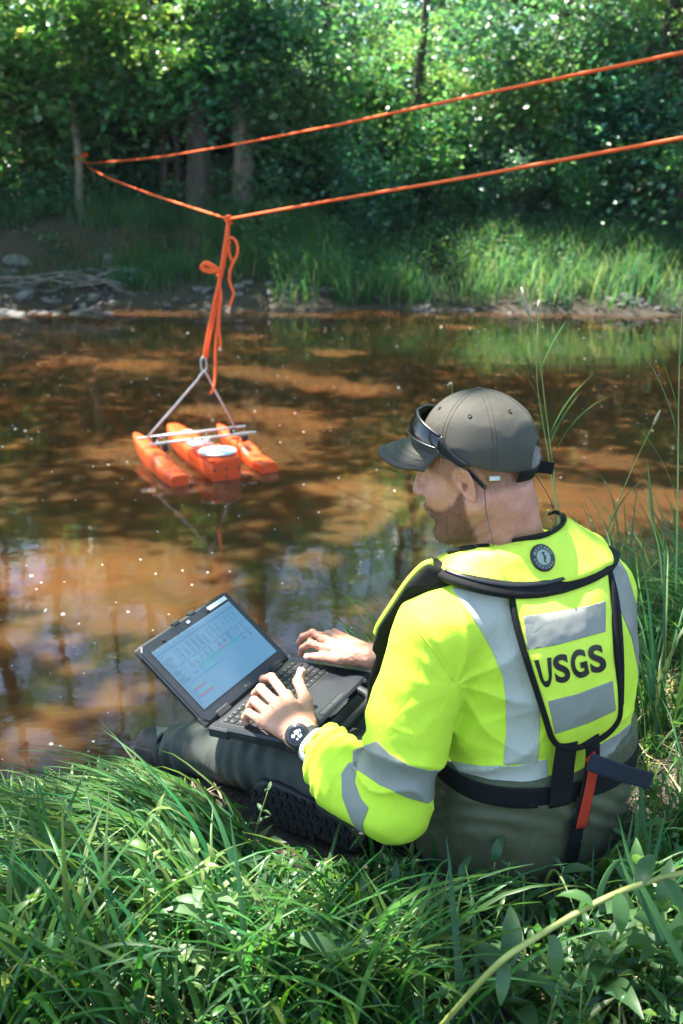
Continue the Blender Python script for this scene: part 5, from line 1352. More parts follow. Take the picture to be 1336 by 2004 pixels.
# ports and vents along the near side
for k in range(3): lbox('port', -.0008, .0005, .03 + k * .022, .044 + k * .022, -.018, -.010, M['key'], base)
vent_lines = []
for k in range(16):
    v, f = box(Lp(-.0004, .105 + k * .0048, -.016), (.0006, .0012, .006), LAX); vent_lines.append((v, f))
v, f = join(vent_lines); obj('vent', v, f, M['lap_edge'], base, smooth=False)
lbox('indicator_light', .012, .018, .208, .2095, .0, .0006, mat('red_led', (.5, .02, .02), .4), base)
# keys
def keymesh(w, d):
    v, f = box((0, 0, .0011), (w / 2, d / 2, .0011), None, .0006); me = mesh_data('key', v, f, False); me.materials.append(M['key']); return me
KM = {}
pitch = .0187; rows_ = [[.0165] * 1 + [1] * 16, [1] * 13 + [2], [1.5] + [1] * 12 + [1.5], [1.75] + [1] * 11 + [2.25], [2.25] + [1] * 10 + [2.75], [1.25, 1, 1, 1, 5.5, 1, 1, 1, 1, 1]]
rows_[0] = [1] * 17
Rm = Matrix(np.array([LU, LV, LN]).T.tolist()).to_4x4()
glyphs = []
for r, row in enumerate(rows_):
    tot = sum(row); sc = (LWID - .040) / tot; u = .020; v0 = .024 + r * .0182; dd = .0150 if r else .0105
    if r == 0: v0 += .002
    for kw in row:
        w = kw * sc - .0028; key = (round(w, 4), dd)
        if key not in KM: KM[key] = keymesh(*key)
        o_ = link('key', KM[key], None, base); Mx = Rm.copy(); Mx.translation = Vector(Lp(u + kw * sc / 2, v0, .0006)); o_.matrix_basis = Mx
        if kw < 5:
            gv, gf = box(Lp(u + kw * sc / 2 - .002, v0 - .002, .0031), (.0013, .0016, .00005), LAX); glyphs.append((gv, gf))
        u += kw * sc
v, f = join(glyphs); tag(obj('key_legend', v, f, M['keyglyph'], base, smooth=False), kind='stuff')
# carrying handle past the front edge
hp = [Lp(.070, LDEP + .000, -.014), Lp(.085, LDEP + .030, -.016), Lp(.110, LDEP + .045, -.017), Lp(LWID / 2, LDEP + .047, -.017), Lp(LWID - .110, LDEP + .045, -.017), Lp(LWID - .085, LDEP + .030, -.016), Lp(LWID - .070, LDEP, -.014)]
v, f = tube(spline(hp, 6), 1.0, 12, flat=(.0095, .0095), up=LN); obj('handle', v, f, M['lap_edge'], lap)
# lid
LNL = np.cross(LU, LUP); LNL = LNL if LNL @ (CAM - LT) > 0 else -LNL
SAX = [LU, LUP, LNL]
def Sp(u, w, h=0): return LA + LU * u + LUP * w + LNL * h
flipS = np.cross(LU, LUP) @ LNL < 0
def sbox(name, u0, u1, w0, w1, h0, h1, mt, parent, bev=.0, smooth=False):
    v, f = box(Sp((u0 + u1) / 2, (w0 + w1) / 2, (h0 + h1) / 2), ((u1 - u0) / 2, (w1 - w0) / 2, (h1 - h0) / 2), SAX, bev); f = [t[::-1] for t in f] if flipS else f
    return obj(name, v, f, mt, parent, smooth=smooth)
def rplate(u0, u1, w0, w1, ch, h0, h1):
    P2 = [(u0 + ch, w0), (u1 - ch, w0), (u1, w0 + ch), (u1, w1 - ch), (u1 - ch, w1), (u0 + ch, w1), (u0, w1 - ch), (u0, w0 + ch)]
    P3 = [(u0 + ch * 1.2, w0 + .003), (u1 - ch * 1.2, w0 + .003), (u1 - .003, w0 + ch * 1.2), (u1 - .003, w1 - ch * 1.2), (u1 - ch * 1.2, w1 - .003), (u0 + ch * 1.2, w1 - .003), (u0 + .003, w1 - ch * 1.2), (u0 + .003, w0 + ch * 1.2)]
    V = [Sp(u, w, h0) for u, w in P2] + [Sp(u, w, h1 - .002) for u, w in P2] + [Sp(u, w, h1) for u, w in P3]
    Fc = [tuple(range(8))[::-1]] + [(k + 8 * a, (k + 1) % 8 + 8 * a, (k + 1) % 8 + 8 * (a + 1), k + 8 * (a + 1)) for a in range(2) for k in range(8)] + [tuple(16 + k for k in range(8))]
    return V, ([t[::-1] for t in Fc] if flipS else Fc)
v, f = rplate(-.001, LWID + .001, .004, LHT, .012, -.012, .0); lid = obj('lid', v, f, M['lap'], lap, smooth=False)
v, f = rplate(-.004, LWID + .004, .000, LHT + .003, .014, -.014, -.004); obj('lid_rim', v, f, M['lap_edge'], lid, smooth=False)
for u0 in (-.006, LWID - .028):
    for w0 in (.0, LHT - .028): sbox('corner_bumper', u0, u0 + .034, w0, w0 + .030, -.015, -.003, M['lap_edge'], lid, .005)
U0, U1, W0, W1 = .020, LWID - .020, .034, .206
sbox('screen_bezel', U0 - .003, U1 + .003, W0 - .003, W1 + .003, .0, .0007, M['key'], lid)
def emit(name, col, e):
    t = NT(name); t.b.inputs['Base Color'].default_value = (.02, .025, .03, 1); t.b.inputs['Roughness'].default_value = .35
    t.b.inputs['Emission Color'].default_value = (*col, 1); t.b.inputs['Emission Strength'].default_value = e; return t.m
E_ = .145
M['scr'] = emit('screen_glow', (.13, .36, .62), E_)
scr = sbox('screen', U0, U1, W0, W1, .0007, .0011, M['scr'], lid)
def srect(lst, a0, a1, b0, b1, h=.0013):
    """a rectangle on the screen, 0..1 across and 0..1 down"""
    v, f = box(Sp(U0 + (a0 + a1) / 2 * (U1 - U0), W1 - (b0 + b1) / 2 * (W1 - W0), h), (abs(a1 - a0) / 2 * (U1 - U0), abs(b1 - b0) / 2 * (W1 - W0), .00005), SAX); lst.append((v, [t[::-1] for t in f] if flipS else f))
def slayer(name, rects, col, h=.0013, e=E_):
    L = []; [srect(L, *r, h) for r in rects]; v, f = join(L); return obj(name, v, f, emit(name + '_glow', col, e), scr, smooth=False)
slayer('title_bar', [(0, 1, 0, .028)], (.22, .45, .68)); slayer('toolbar', [(0, 1, .075, .105), (0, 1, .345, .360), (0, .5, .62, .632), (.26, 1, .50, .512)], (.085, .27, .50))
slayer('side_pane', [(0, .16, .12, .345), (.17, .55, .36, .50), (.8, 1, .36, .62)], (.15, .385, .63), .00125)
r2 = np.random.default_rng(5); T = []
def lines(a0, a1, b0, b1, nr, nc, fill=.6):
    for i in range(nr):
        for j in range(nc):
            if r2.random() < .86:
                a = a0 + (a1 - a0) * j / nc; b = b0 + (b1 - b0) * i / nr; T.append((a, a + (a1 - a0) / nc * r2.uniform(.25, fill), b, b + .0085))
lines(.01, .45, .008, .03, 1, 6, .5); lines(.01, .5, .042, .066, 1, 18, .4); lines(.01, .15, .13, .345, 11, 1, .8); lines(.20, .74, .14, .335, 9, 9, .5); lines(.76, .98, .14, .26, 6, 4, .5)
lines(.01, .15, .38, .60, 12, 1, .8); lines(.20, .52, .38, .49, 6, 5, .6); lines(.56, .78, .375, .49, 6, 3, .6); lines(.82, .98, .38, .60, 11, 2, .7); lines(.01, .10, .65, .95, 9, 1, .7); lines(.48, .62, .90, .94, 1, 3, .7)
tag(slayer('screen_text', T, (.05, .17, .30), .0014), kind='stuff')
slayer('grid_line', [(.165, .167, .11, .345), (.262, .264, .50, 1), (.795, .797, .36, .70), (0, 1, .358, .360), (.17, .8, .43, .432)], (.07, .23, .42), .0014)
slayer('teal_bar', [(.265, .80, .515, .545), (.27, .42, .585, .615), (.30, .55, .475, .495)], (.05, .42, .52), .0015)
slayer('red_bar', [(.545, .63, .476, .496), (.06, .20, .722, .745), (.055, .215, .83, .862)], (.34, .16, .34), .0015)
slayer('green_bar', [(.06, .20, .695, .712), (.055, .25, .80, .82)], (.10, .46, .44), .0015)
slayer('blue_bar', [(.17, .22, .545, .556)], (.03, .14, .55), .0015)
# webcam shutter, label, latches, hinges, name below the screen
sbox('webcam', LWID / 2 - .010, LWID / 2 + .008, .2135, .2235, .0, .0010, M['key'], lid); sbox('webcam_shutter', LWID / 2 - .007, LWID / 2 + .004, .2150, .2215, .0011, .0016, mat('pale_blue_plastic', (.30, .42, .62), .4), lid)
sbox('white_label', LWID - .096, LWID - .018, .2125, .2235, .0, .0009, M['label_white'], lid)
for u in (.070, LWID - .105): sbox('lid_stud', u, u + .008, .211, .216, .0, .0045, M['key'], lid, .001)
for u in (LWID / 2 - .045, LWID / 2 + .018): sbox('lid_latch', u, u + .024, LHT - .004, LHT + .007, -.010, .002, M['lap_edge'], lid, .002)
for u in (.038, LWID - .085): sbox('hinge', u, u + .047, -.004, .014, -.008, .0055, M['lap_edge'], lid, .003)
for u, w in ((.008, .010), (LWID - .008, .010), (.008, LHT - .010), (LWID - .008, LHT - .010)): obj('screw', *disc(Sp(u, w, 0), LNL, .0022, 10, .0006), M['key'], lid)
out = []
for k, ch in enumerate('DELL'):
    if ch not in GL: GL[ch] = glyph(ch)
    V_, F_ = GL[ch]; q = V_ * .0075
    if k == 1: q = q @ np.array([[math.cos(.6), math.sin(.6), 0], [-math.sin(.6), math.cos(.6), 0], [0, 0, 1]])
    out.append((np.array([Sp(LWID / 2 - .010 + k * .0066 + a, .0145 + b, .0006) for a, b, _ in q]), F_))
v, f = join(out); obj('lid_lettering', v, f, M['keyglyph'], lid, smooth=False)
# ================================================================ grass, weeds, stones and driftwood
def blades(base, L, az, bend, wid, seed=0, seg=5, tint=None, curl=0.25, up0=None, keel=.25):
    """curved grass blades; bend = how far each leans over at its tip (radians from upright)"""
    r = np.random.default_rng(seed); n = len(base); L = np.broadcast_to(L, (n,)); bend = np.broadcast_to(bend, (n,)); wid = np.broadcast_to(wid, (n,))
    up0 = r.uniform(.05, .35, n) if up0 is None else np.broadcast_to(up0, (n,))
    P = base.copy(); rows = []; a = az.copy()
    for s in range(seg + 1):
        t = s / seg; th = up0 + (bend - up0) * t ** 1.2
        d = np.stack([np.sin(th) * np.cos(a), np.sin(th) * np.sin(a), np.cos(th)], 1)
        S = np.stack([-np.sin(a), np.cos(a), a * 0], 1); w = wid * (1 - t ** 2.2) * .5 * (0.55 + .45 * min(1, t * 4)) + .0002
        nrm_ = np.cross(S, d)
        rows += [P + S * w[:, None], P - nrm_ * (w * keel)[:, None] * 1.0, P - S * w[:, None]]
        P = P + d * (L / seg)[:, None]; a = a + r.normal(0, curl, n) / seg * 2
    V = np.stack(rows, 1); m = 3 * (seg + 1); V = V.reshape(-1, 3); k = np.arange(n)[:, None] * m; Fs = []
    for s in range(seg):
        for q in range(2): Fs.append(k + np.array([s * 3 + q, s * 3 + q + 1, s * 3 + q + 4, s * 3 + q + 3]))
    if tint is None: tint = np.stack([r.uniform(.75, 1.35, n), r.uniform(.8, 1.2, n), r.uniform(.7, 1.2, n)], 1)
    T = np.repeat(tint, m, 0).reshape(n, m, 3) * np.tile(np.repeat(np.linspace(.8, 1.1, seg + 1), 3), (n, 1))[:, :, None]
    return V, np.concatenate(Fs), T.reshape(-1, 3)
def grass_obj(name, args, mt, label, cat='grass', parent=None):
    Vs, Fs, Ts, n = [], [], [], 0
    for V, Fc, T in args: Vs.append(V); Fs.append(Fc + n); Ts.append(T); n += len(V)
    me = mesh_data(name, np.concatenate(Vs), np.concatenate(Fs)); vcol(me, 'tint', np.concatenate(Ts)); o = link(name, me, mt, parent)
    return tag(o, label, cat, kind='stuff')
def near_filter(P, m=.02):
    """keep plants out of the man's body and boots"""
    q = P.copy(); q[:, 2] = np.maximum(q[:, 2], .46) + .03
    return (waders_sd(q) > m) & (bootr_sd(q) > m) & (boot_sd(P) > m)
r = np.random.default_rng(33)
def tint_mix(n, r, dry=.06, yel=.25):
    t = np.stack([r.uniform(.6, 1.25, n), r.uniform(.75, 1.2, n), r.uniform(.6, 1.5, n)], 1)
    y = r.random(n) < yel; t[y] *= np.array([1.7, 1.2, .7]); d = r.random(n) < dry; t[d] = np.array([4.2, 2.0, 2.6]) * r.uniform(.6, 1.2, (d.sum(), 1)); return t
CLEAR = [((-400, 1100), (255, 1100), (290, 1470), (120, 1482), (0, 1500), (-400, 1510)), ((262, 1415), (480, 1415), (760, 1470), (800, 1560), (735, 1672), (640, 1672), (520, 1625), (468, 1600), (430, 1530), (345, 1515), (275, 1490)), ((720, 1400), (1225, 1400), (1215, 1560), (1160, 1650), (1060, 1690), (840, 1680), (740, 1640))]
def thin(B, m, keep=.06, seed=0):
    """the grass the man has pressed down: blades that would stand before his legs and hips are left out"""
    V, Fc, T = B; n = len(V) // m; px, py, D = proj(V); bad = np.zeros(n, bool)
    for pl in CLEAR: bad |= ((poly_sd(px, py, pl) < 0) & (D < 2.9)).reshape(n, m).any(1)
    ok = ~bad | (np.random.default_rng(seed).random(n) < keep); idx = np.repeat(ok, m); new = np.cumsum(idx) - 1
    Fk = Fc[ok[Fc[:, 0] // m]]; return V[idx], new[Fk], T[idx]
A = []
# 1 low turf everywhere on the near bank
n = 21000; x = r.uniform(-1.5, 1.9, n); y = r.uniform(.55, 3.6, n) ; k = (y < edge_near(x) - .02); x, y = x[k], y[k]
P = np.stack([x, y, ground_z(x, y)], 1); P = P[near_filter(P, .004)]; n = len(P)
A.append(thin(blades(P, r.uniform(.04, .13, n), r.uniform(0, 6.28, n), r.uniform(.6, 2.1, n), r.uniform(.003, .007, n), 1, 4, tint_mix(n, r, .12, .25)), 15, .02))
n = 16000; x = r.uniform(-4.5, 4.5, n); y = r.uniform(-.6, 4.4, n); k = (y < edge_near(x) - .02) & ((np.abs(x - .2) > 1.6) | (y < .6)); x, y = x[k], y[k]; P = np.stack([x, y, ground_z(x, y)], 1); n = len(P)
A.append(blades(P, r.uniform(.08, .26, n), r.uniform(0, 6.28, n), r.uniform(.6, 2.1, n), r.uniform(.005, .011, n), 2, 4, tint_mix(n, r, .1, .25)))
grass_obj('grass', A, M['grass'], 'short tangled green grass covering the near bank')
# 2 long sedge lying over to the left of the man
A = []
def tuft(cx, cy, n, L, az, saz, bend, rad, wd=(.005, .012), yel=.35, dry=.08, up0=None, seed=0):
    rr = np.random.default_rng(seed + 500); a = rr.uniform(0, 6.28, n); q = rad * np.sqrt(rr.random(n)); x = cx + np.cos(a) * q; y = cy + np.sin(a) * q
    P = np.stack([x, y, ground_z(x, y) - .01], 1); k = near_filter(P, .01); P = P[k]; n = len(P)
    if n == 0: return
    A.append(thin(blades(P, rr.uniform(*L, n), rr.normal(az, saz, n), rr.uniform(*bend, n), rr.uniform(*wd, n), seed, 8, tint_mix(n, rr, dry, yel), .35, up0), 27, .05, seed))
for k, (px, py, n, az) in enumerate([(440, 1640, 190, 2.9), (400, 1700, 150, 3.1), (470, 1720, 120, 2.7), (330, 1650, 110, 3.0), (520, 1760, 80, 2.8), (260, 1720, 90, 3.2), (180, 1640, 80, 2.9), (90, 1620, 80, 2.8), (20, 1700, 80, 3.1), (140, 1760, 70, 3.2), (350, 1560, 60, 2.6), (60, 1850, 60, 3.3), (300, 1820, 50, 3.3)]):
    p = Wz(px, py, .44); tuft(p[0], p[1], int(n * .8), (.16, .50), az, .5, (1.5, 2.3), .10, seed=k, up0=.75)
for k, (px, py, n) in enumerate([(70, 1560, 60), (180, 1545, 60), (260, 1540, 50), (20, 1600, 40), (330, 1520, 25)]):
    p = Wz(px, py, .40); tuft(p[0], p[1], n, (.06, .17), 2.6, .9, (.9, 2.0), .10, seed=40 + k)
grass_obj('grass', A, M['grass'], 'long arching sedge blades bent over to the left of the man')
# 3 tall grass on the right and past the laptop
A = []
for k in range(90):
    x = r.uniform(.68, 2.3); y = r.uniform(1.4, 4.2); 
    if y > edge_near(x) - .02 or (x < .74 and y < 2.2): continue
    if abs(proj(np.array([[x, y, .45]]))[0][0] - 1000) > 900: continue
    tuft(x, y, 55, (.22, .60) if y > 2.1 else (.12, .34), r.uniform(1.5, 4.2), .9, (.6, 1.9), .13, seed=80 + k)
for k, (px, py, n, L) in enumerate([(740, 1215, 44, (.26, .52)), (800, 1190, 50, (.28, .56)), (700, 1240, 26, (.20, .42)), (860, 1150, 40, (.3, .6)), (1110, 1000, 40, (.25, .6)), (1180, 1010, 70, (.3, .65)), (1240, 1030, 90, (.3, .7)), (1300, 1010, 110, (.35, .8)), (1340, 980, 90, (.35, .9)), (620, 1290, 12, (.08, .18)), (380, 1440, 14, (.06, .16))]):
    p = Wz(px, py + 60, .30); yy_ = min(p[1], float(edge_near(p[0])) - .05); tuft(p[0], yy_, n, L, 3.4, 1.0, (.6, 1.9), .14, seed=140 + k)
grass_obj('grass', A, M['grass'], 'tall green grass on the bank right of the man and beyond the laptop')
# 4 foreground grass closest to the lens
A = []
for k in range(26):
    px = r.uniform(-60, 900); py = r.uniform(1830, 2080); p = Wz(px, py, .46); tuft(p[0], p[1], 26, (.16, .46), r.uniform(0, 6.28), 1.0, (.8, 2.2), .10, seed=200 + k, wd=(.007, .017))
for k in range(20):
    px = r.uniform(620, 1360); py = r.uniform(1680, 1850); p = Wz(px, py, .45); tuft(p[0], p[1], 20, (.10, .30), r.uniform(0, 6.28), 1.0, (.7, 2.2), .08, seed=260 + k, wd=(.006, .014))
grass_obj('grass', A, M['grass'], 'loose green grass blades in front of the man at the bottom of the photo')

# low broad-leaved plants that fill the ground between the blades
n = 30000; x = r.uniform(-1.4, 1.7, n); y = r.uniform(.6, 3.2, n); P = np.stack([x, y, ground_z(x, y) + .01 + .10 * r.random(n) ** 1.2], 1)
k = (vnoise(P * np.array([1, 1, 0]), 4.5, 61) > -.15 + .5 * (y > 1.8)) & (y < edge_near(x) - .08) & near_filter(P, .02); P = P[k]; px_, py_, _D = proj(P); k = np.ones(len(P), bool)
for pl in CLEAR: k &= poly_sd(px_, py_, pl) > 12
P = P[k]; n = len(P); tag(leaf_obj('ground_plants', P, r.normal(0, .5, (n, 3)) + np.array([0, 0, 1.]), r.uniform(.022, .065, n), r.uniform(.008, .020, n), M['broad'], None, 66), 'low broad-leaved plants between the grass blades in the foreground', 'ground cover', kind='stuff')
# dry litter: brown dead blades and bits
n = 2600; x = r.uniform(-1.3, 1.6, n); y = r.uniform(.6, 2.6, n); P = np.stack([x, y, ground_z(x, y) + .012], 1); P = P[near_filter(P, .01)]; n = len(P); M['straw'] = mat('dead_grass', (.30, .22, .12), .8, var=.4, vscale=30)
V, Fc, T = thin(blades(P, r.uniform(.04, .16, n), r.uniform(0, 6.28, n), r.uniform(1.3, 1.8, n), r.uniform(.002, .006, n), 9, 3, None, .5, 1.3), 12, .0); tag(obj('dead_leaves', V, Fc, M['straw']), 'dry brown grass litter lying on the soil', 'litter', kind='stuff')
# leafy weeds: stem with paired lance-shaped leaves, each leaf a part
def lance_leaf(L, Wd, seed):
    rr = np.random.default_rng(seed); rows = []; seg = 6; a = 0.0; x = z = 0.0; th = .35
    for s in range(seg + 1):
        t = s / seg; w = Wd * .5 * math.sin(math.pi * min(1, t * .94 + .06) ** .75) + .0003
        for q, lift in ((-1, .16), (-.5, .05), (0, 0), (.5, .05), (1, .16)): rows.append((x, q * w, z + lift * w * 1.2 + .0008 * math.sin(t * 20 + q * 3)))
        x += math.cos(th) * L / seg; z += math.sin(th) * L / seg; th -= .22
    Fc = [(s * 5 + q, s * 5 + q + 1, s * 5 + q + 6, s * 5 + q + 5) for s in range(seg) for q in range(4)]
    me = mesh_data('leaf', rows, Fc); vcol(me, 'tint', np.ones((len(rows), 3)) * np.array([rr.uniform(.8, 1.3), rr.uniform(.9, 1.15), rr.uniform(.7, 1.2)])); me.materials.append(M['broad']); return me
LEAFM = [lance_leaf(l, w, k) for k, (l, w) in enumerate([(.055, .014), (.045, .013), (.070, .020), (.035, .011), (.085, .028), (.060, .024)])]
M['stalk'] = mat('green_stalk', (.16, .24, .06), .5, var=.25, vscale=20)
def weed(p, h, n, kinds, lean, label, group, s=1.0, seed=0, opp=True, lf=None):
    rr = np.random.default_rng(seed); root = empty('leafy_weed', tuple(p), label, 'weed', group)
    q = spline([np.array(p) - [0, 0, .02], np.array(p) + [lean[0] * .3, lean[1] * .3, h * .4], np.array(p) + [lean[0], lean[1], h]], 6)
    v, f = tube(q, np.linspace(.0026, .0010, len(q)) * s, 6); obj('stem', v, f, M['stalk'], root)
    for k in range(n):
        t = .22 + .78 * k / max(1, n - 1); c = q[min(len(q) - 1, int(t * (len(q) - 1)))]; a0 = k * 1.9 + rr.uniform(-.3, .3)
        for m in range(2 if opp else 1):
            a = a0 + math.pi * m + rr.uniform(-.3, .3); el = rr.uniform(-.1, .75) + .5 * (t > .9); sc = s * rr.uniform(.75, 1.15) * (1.1 - .5 * t)
            o = link('leaf', LEAFM[rr.choice(kinds)], None, None); o.parent = root; o.matrix_parent_inverse = Matrix.Translation(-Vector(p))
            o.matrix_basis = Matrix.Translation(Vector(c)) @ Matrix.Rotation(a, 4, 'Z') @ Matrix.Rotation(-el, 4, 'Y') @ Matrix.Rotation(rr.uniform(-.4, .4), 4, 'X') @ Matrix.Scale(sc, 4)
            if lf: o.material_slots[0].link = 'OBJECT'; o.material_slots[0].material = lf
    return root
M['broad_pale'] = leaf_mat('pale_weed_leaf', (.15, .24, .10), (.30, .46, .12), .4, .15, .45)
k = 0
for px, py, h, n, kinds, s, lab, zz_ in [
    (200, 1790, .28, 11, [0, 3], .9, 'pale flowering weed sprig leaning at the far left of the foreground', 0), (280, 1900, .30, 11, [0, 1, 3], .9, 'pale-tipped weed standing left of the forked one', 0), (420, 1960, .28, 12, [0, 1, 2], 1.0, 'tall light green weed with the brightest upright leaves', 0),
    (460, 1900, .22, 9, [0, 1], .9, 'small light weed between the two tall foreground sprigs', 0), (340, 1830, .26, 10, [3, 0], .8, 'thin weed with small pale leaves in the sedge', 0), (490, 1640, .14, 5, [3], .7, 'small upright sprig in front of the black boot sole', 0),
    (790, 1790, .10, 5, [1, 2], .9, 'leafy sprig growing in front of the man\'s waders', 0), (880, 1790, .12, 5, [1, 2], .9, 'upright leafy weed before the middle of the waders', 0), (960, 1795, .13, 5, [2, 4], .8, 'weed with two raised oval leaves near the hanging strap', 0), (1080, 1785, .12, 4, [4, 2], .9, 'broad light leaf beside the foot of the black strap', 0),
    (730, 1850, .12, 5, [2, 1], 1.0, 'dark leafy weed low in the centre foreground', 0), (1230, 1830, .16, 5, [5, 4], 1.1, 'weed with rounded grey-green leaves crossed by the thick stalk', 0), (1160, 1950, .18, 5, [4, 5], 1.2, 'large-leaved weed at the bottom right', 0), (1010, 1980, .14, 5, [4, 2], 1.2, 'broad-leaved weed under the slanting stalk', 0),
    (640, 1990, .16, 6, [4, 2], 1.3, 'large smooth-leaved weed at the bottom centre', 0), (560, 1960, .14, 5, [2, 4], 1.2, 'smooth-leaved weed just left of bottom centre', 0), (60, 1960, .16, 6, [2, 0], 1.1, 'dark weed in the bottom left corner', 0), (1310, 1960, .18, 5, [4, 5], 1.3, 'broad leaves in the bottom right corner', 0)]:
    p = Wz(px, py, .455); p[2] = float(ground_z(p[0], p[1])); rr2 = np.random.default_rng(k + 900)
    weed(p, h, n, kinds, (rr2.uniform(-.04, .04), rr2.uniform(-.03, .05)), lab, 'leafy weeds in the foreground', s * (1.5 if k < 6 else 1.6), 900 + k, True, M['broad_pale'] if k < 6 else None); k += 1
for k in range(120):
    px, py = (r.uniform(500, 1380), r.uniform(1715, 2060)) if k % 3 else (r.uniform(-50, 700), r.uniform(1780, 2060)); p = Wz(px, py, .455); p[2] = float(ground_z(p[0], p[1]))
    if not near_filter(p[None], .02)[0]: continue
    weed(p, r.uniform(.07, .17), int(r.integers(3, 6)), [0, 1, 2, 3, 5], (r.uniform(-.04, .04), r.uniform(-.03, .04)), 'small leafy weed ' + ['in the grass at the bottom left corner', 'in the grass left of the bottom centre', 'in the grass at the bottom centre', 'low in front of the seated man', 'around the slanting yellow-green stalk'][int(np.clip((px + 50) / 290, 0, 4))], 'small weeds among the foreground grass', r.uniform(.8, 1.25), 1000 + k)
# tall flowering grass stems
M['seed'] = mat('seed_head', (.30, .27, .17), .8, var=.3, vscale=120)
def grass_stem(pts, label, head=.0, leaves_=(), r0=.0018, nm='flowering_grass'):
    root = empty(nm, tuple(pts[0]), label, 'grass stem', 'tall grass stems on the near bank'); q = spline(pts, 8); v, f = tube(q, np.linspace(r0, r0 * .45, len(q)), 6); obj('stem', v, f, M['stalk'], root)
    if head:
        m = max(3, int(len(q) * head)); s = q[-m:]; rr = r0 * (1.3 + 1.1 * np.sin(np.linspace(.3, 3.0, m))); v, f = tube(s, rr, 7); v = v + np.random.default_rng(3).normal(0, .0007, v.shape); obj('seed_head', v, f, M['seed'], root)
    for t, L, az, b in leaves_:
        c = q[int(t * (len(q) - 1))]; V, Fc, T = blades(np.array([c]), L, np.array([az]), b, .0065, int(t * 100), 8, np.array([[1., 1., 1.]]), .1, .35); me = mesh_data('leaf', V, Fc); vcol(me, 'tint', T); link('leaf', me, M['grass'], root)
    return root
def G2(px, py, D): return W(px, py, D)
grass_stem([G2(1100, 1060, 2.75), G2(1080, 900, 2.72), G2(1066, 790, 2.7), G2(1052, 680, 2.68), G2(1020, 562, 2.66)], 'tall grass stem with a pale seed head rising just right of the cap', .16, [(.35, .20, .2, 1.0), (.42, .22, 2.9, .9), (.6, .15, 3.2, .8), (.68, .15, .3, .8), (.25, .25, .1, 1.3)])
grass_stem([G2(1096, 1050, 2.8), G2(1074, 900, 2.8), G2(1052, 760, 2.78), G2(1050, 670, 2.76), G2(1055, 588, 2.75)], 'second thin seed stem crossing the first above the cap', .10, [(.3, .18, .4, .9), (.5, .16, 3.0, .8)])
grass_stem([G2(1170, 1120, 2.9), G2(1200, 1010, 2.9), G2(1240, 910, 2.88), G2(1292, 803, 2.86)], 'grey grass stalk slanting up to the right over the water', .05, [(.3, .16, .3, 1.2), (.4, .14, 2.5, 1.0), (.2, .2, 3.0, 1.5)], nm='flowering_grass')
grass_stem([G2(1322, 1160, 2.3), G2(1326, 960, 2.3), G2(1328, 760, 2.28), G2(1334, 600, 2.26)], 'tall upright grass stalk at the right edge of the view', 0, [(.3, .25, 2.8, 1.0), (.5, .22, 2.4, .8), (.62, .2, 3.4, .7), (.75, .15, .6, .6)], .0024)
grass_stem([G2(890, 790, 2.6) + np.array([0.02, .3, -.35]), G2(885, 775, 2.62), G2(876, 753, 2.62)], 'tip of a grass head peeping over the cap', .4)
grass_stem([G2(1296, 1150, 2.0), G2(1290, 1080, 2.0), G2(1268, 990, 2.0), G2(1262, 960, 2.0)], 'broad pale blade tip standing over the right-hand grass', 0, [(.5, .14, 1.8, .4)])
# the thick yellow-green stalk slanting across the foreground with its hanging leaves
stk = [Wz(835, 2040, .52) , W(960, 1900, 1.36), W(1040, 1840, 1.36), W(1160, 1770, 1.38), W(1260, 1728, 1.40), W(1370, 1700, 1.42)]
M['yellow_stalk'] = mat('yellow_green_stalk', (.30, .33, .08), .5, var=.25, vscale=16)
root = empty('weed_stalk', tuple(stk[0]), 'thick yellow-green stalk slanting across the bottom right of the foreground', 'weed'); v, f = tube(spline(stk, 8), .0042, 8); obj('stem', v, f, M['yellow_stalk'], root)
for px, py, D, az, el, kd, sc in [(1210, 1748, 1.385, -1.6, -.9, 5, 1.0), (1160, 1770, 1.375, 2.8, .2, 5, .9), (1080, 1830, 1.36, -1.4, -1.1, 4, .8), (1250, 1735, 1.395, 1.0, .3, 4, .9), (1300, 1720, 1.40, -1.2, -.4, 5, .9), (990, 1885, 1.36, -1.9, -.8, 4, .7)]:
    o = link('leaf', LEAFM[kd], None, root); c = Vector(W(px, py, D)); o.matrix_basis = Matrix.Translation(c) @ Matrix.Rotation(az, 4, 'Z') @ Matrix.Rotation(-el, 4, 'Y') @ Matrix.Scale(sc, 4)
# long single blades standing up at the lower right
for k, pts in enumerate([[W(1345, 1900, 1.5), W(1290, 1800, 1.52), W(1235, 1690, 1.56), W(1208, 1590, 1.60)], [W(1300, 1850, 1.55), W(1262, 1770, 1.57), W(1230, 1720, 1.58), W(1205, 1650, 1.62)], [W(1180, 1790, 1.65), W(1176, 1740, 1.66), W(1215, 1684, 1.70), W(1280, 1730, 1.72)]]):
    q = spline(pts, 6); v, f = tube(q, 1.0 * (1.03 - np.linspace(0, 1, len(q)) ** 2), 8, flat=(.0065, .0006), up=np.array([.2, -1, .5])); me = mesh_data('arching_grass', v, f); vcol(me, 'tint', np.ones((len(v), 3)) * 1.1)
    tag(link('arching_grass', me, M['grass']), ['long bright blade arching up at the lower right', 'second long blade crossing it at the lower right', 'thin pale blade curling over beside the black strap'][k], 'grass')

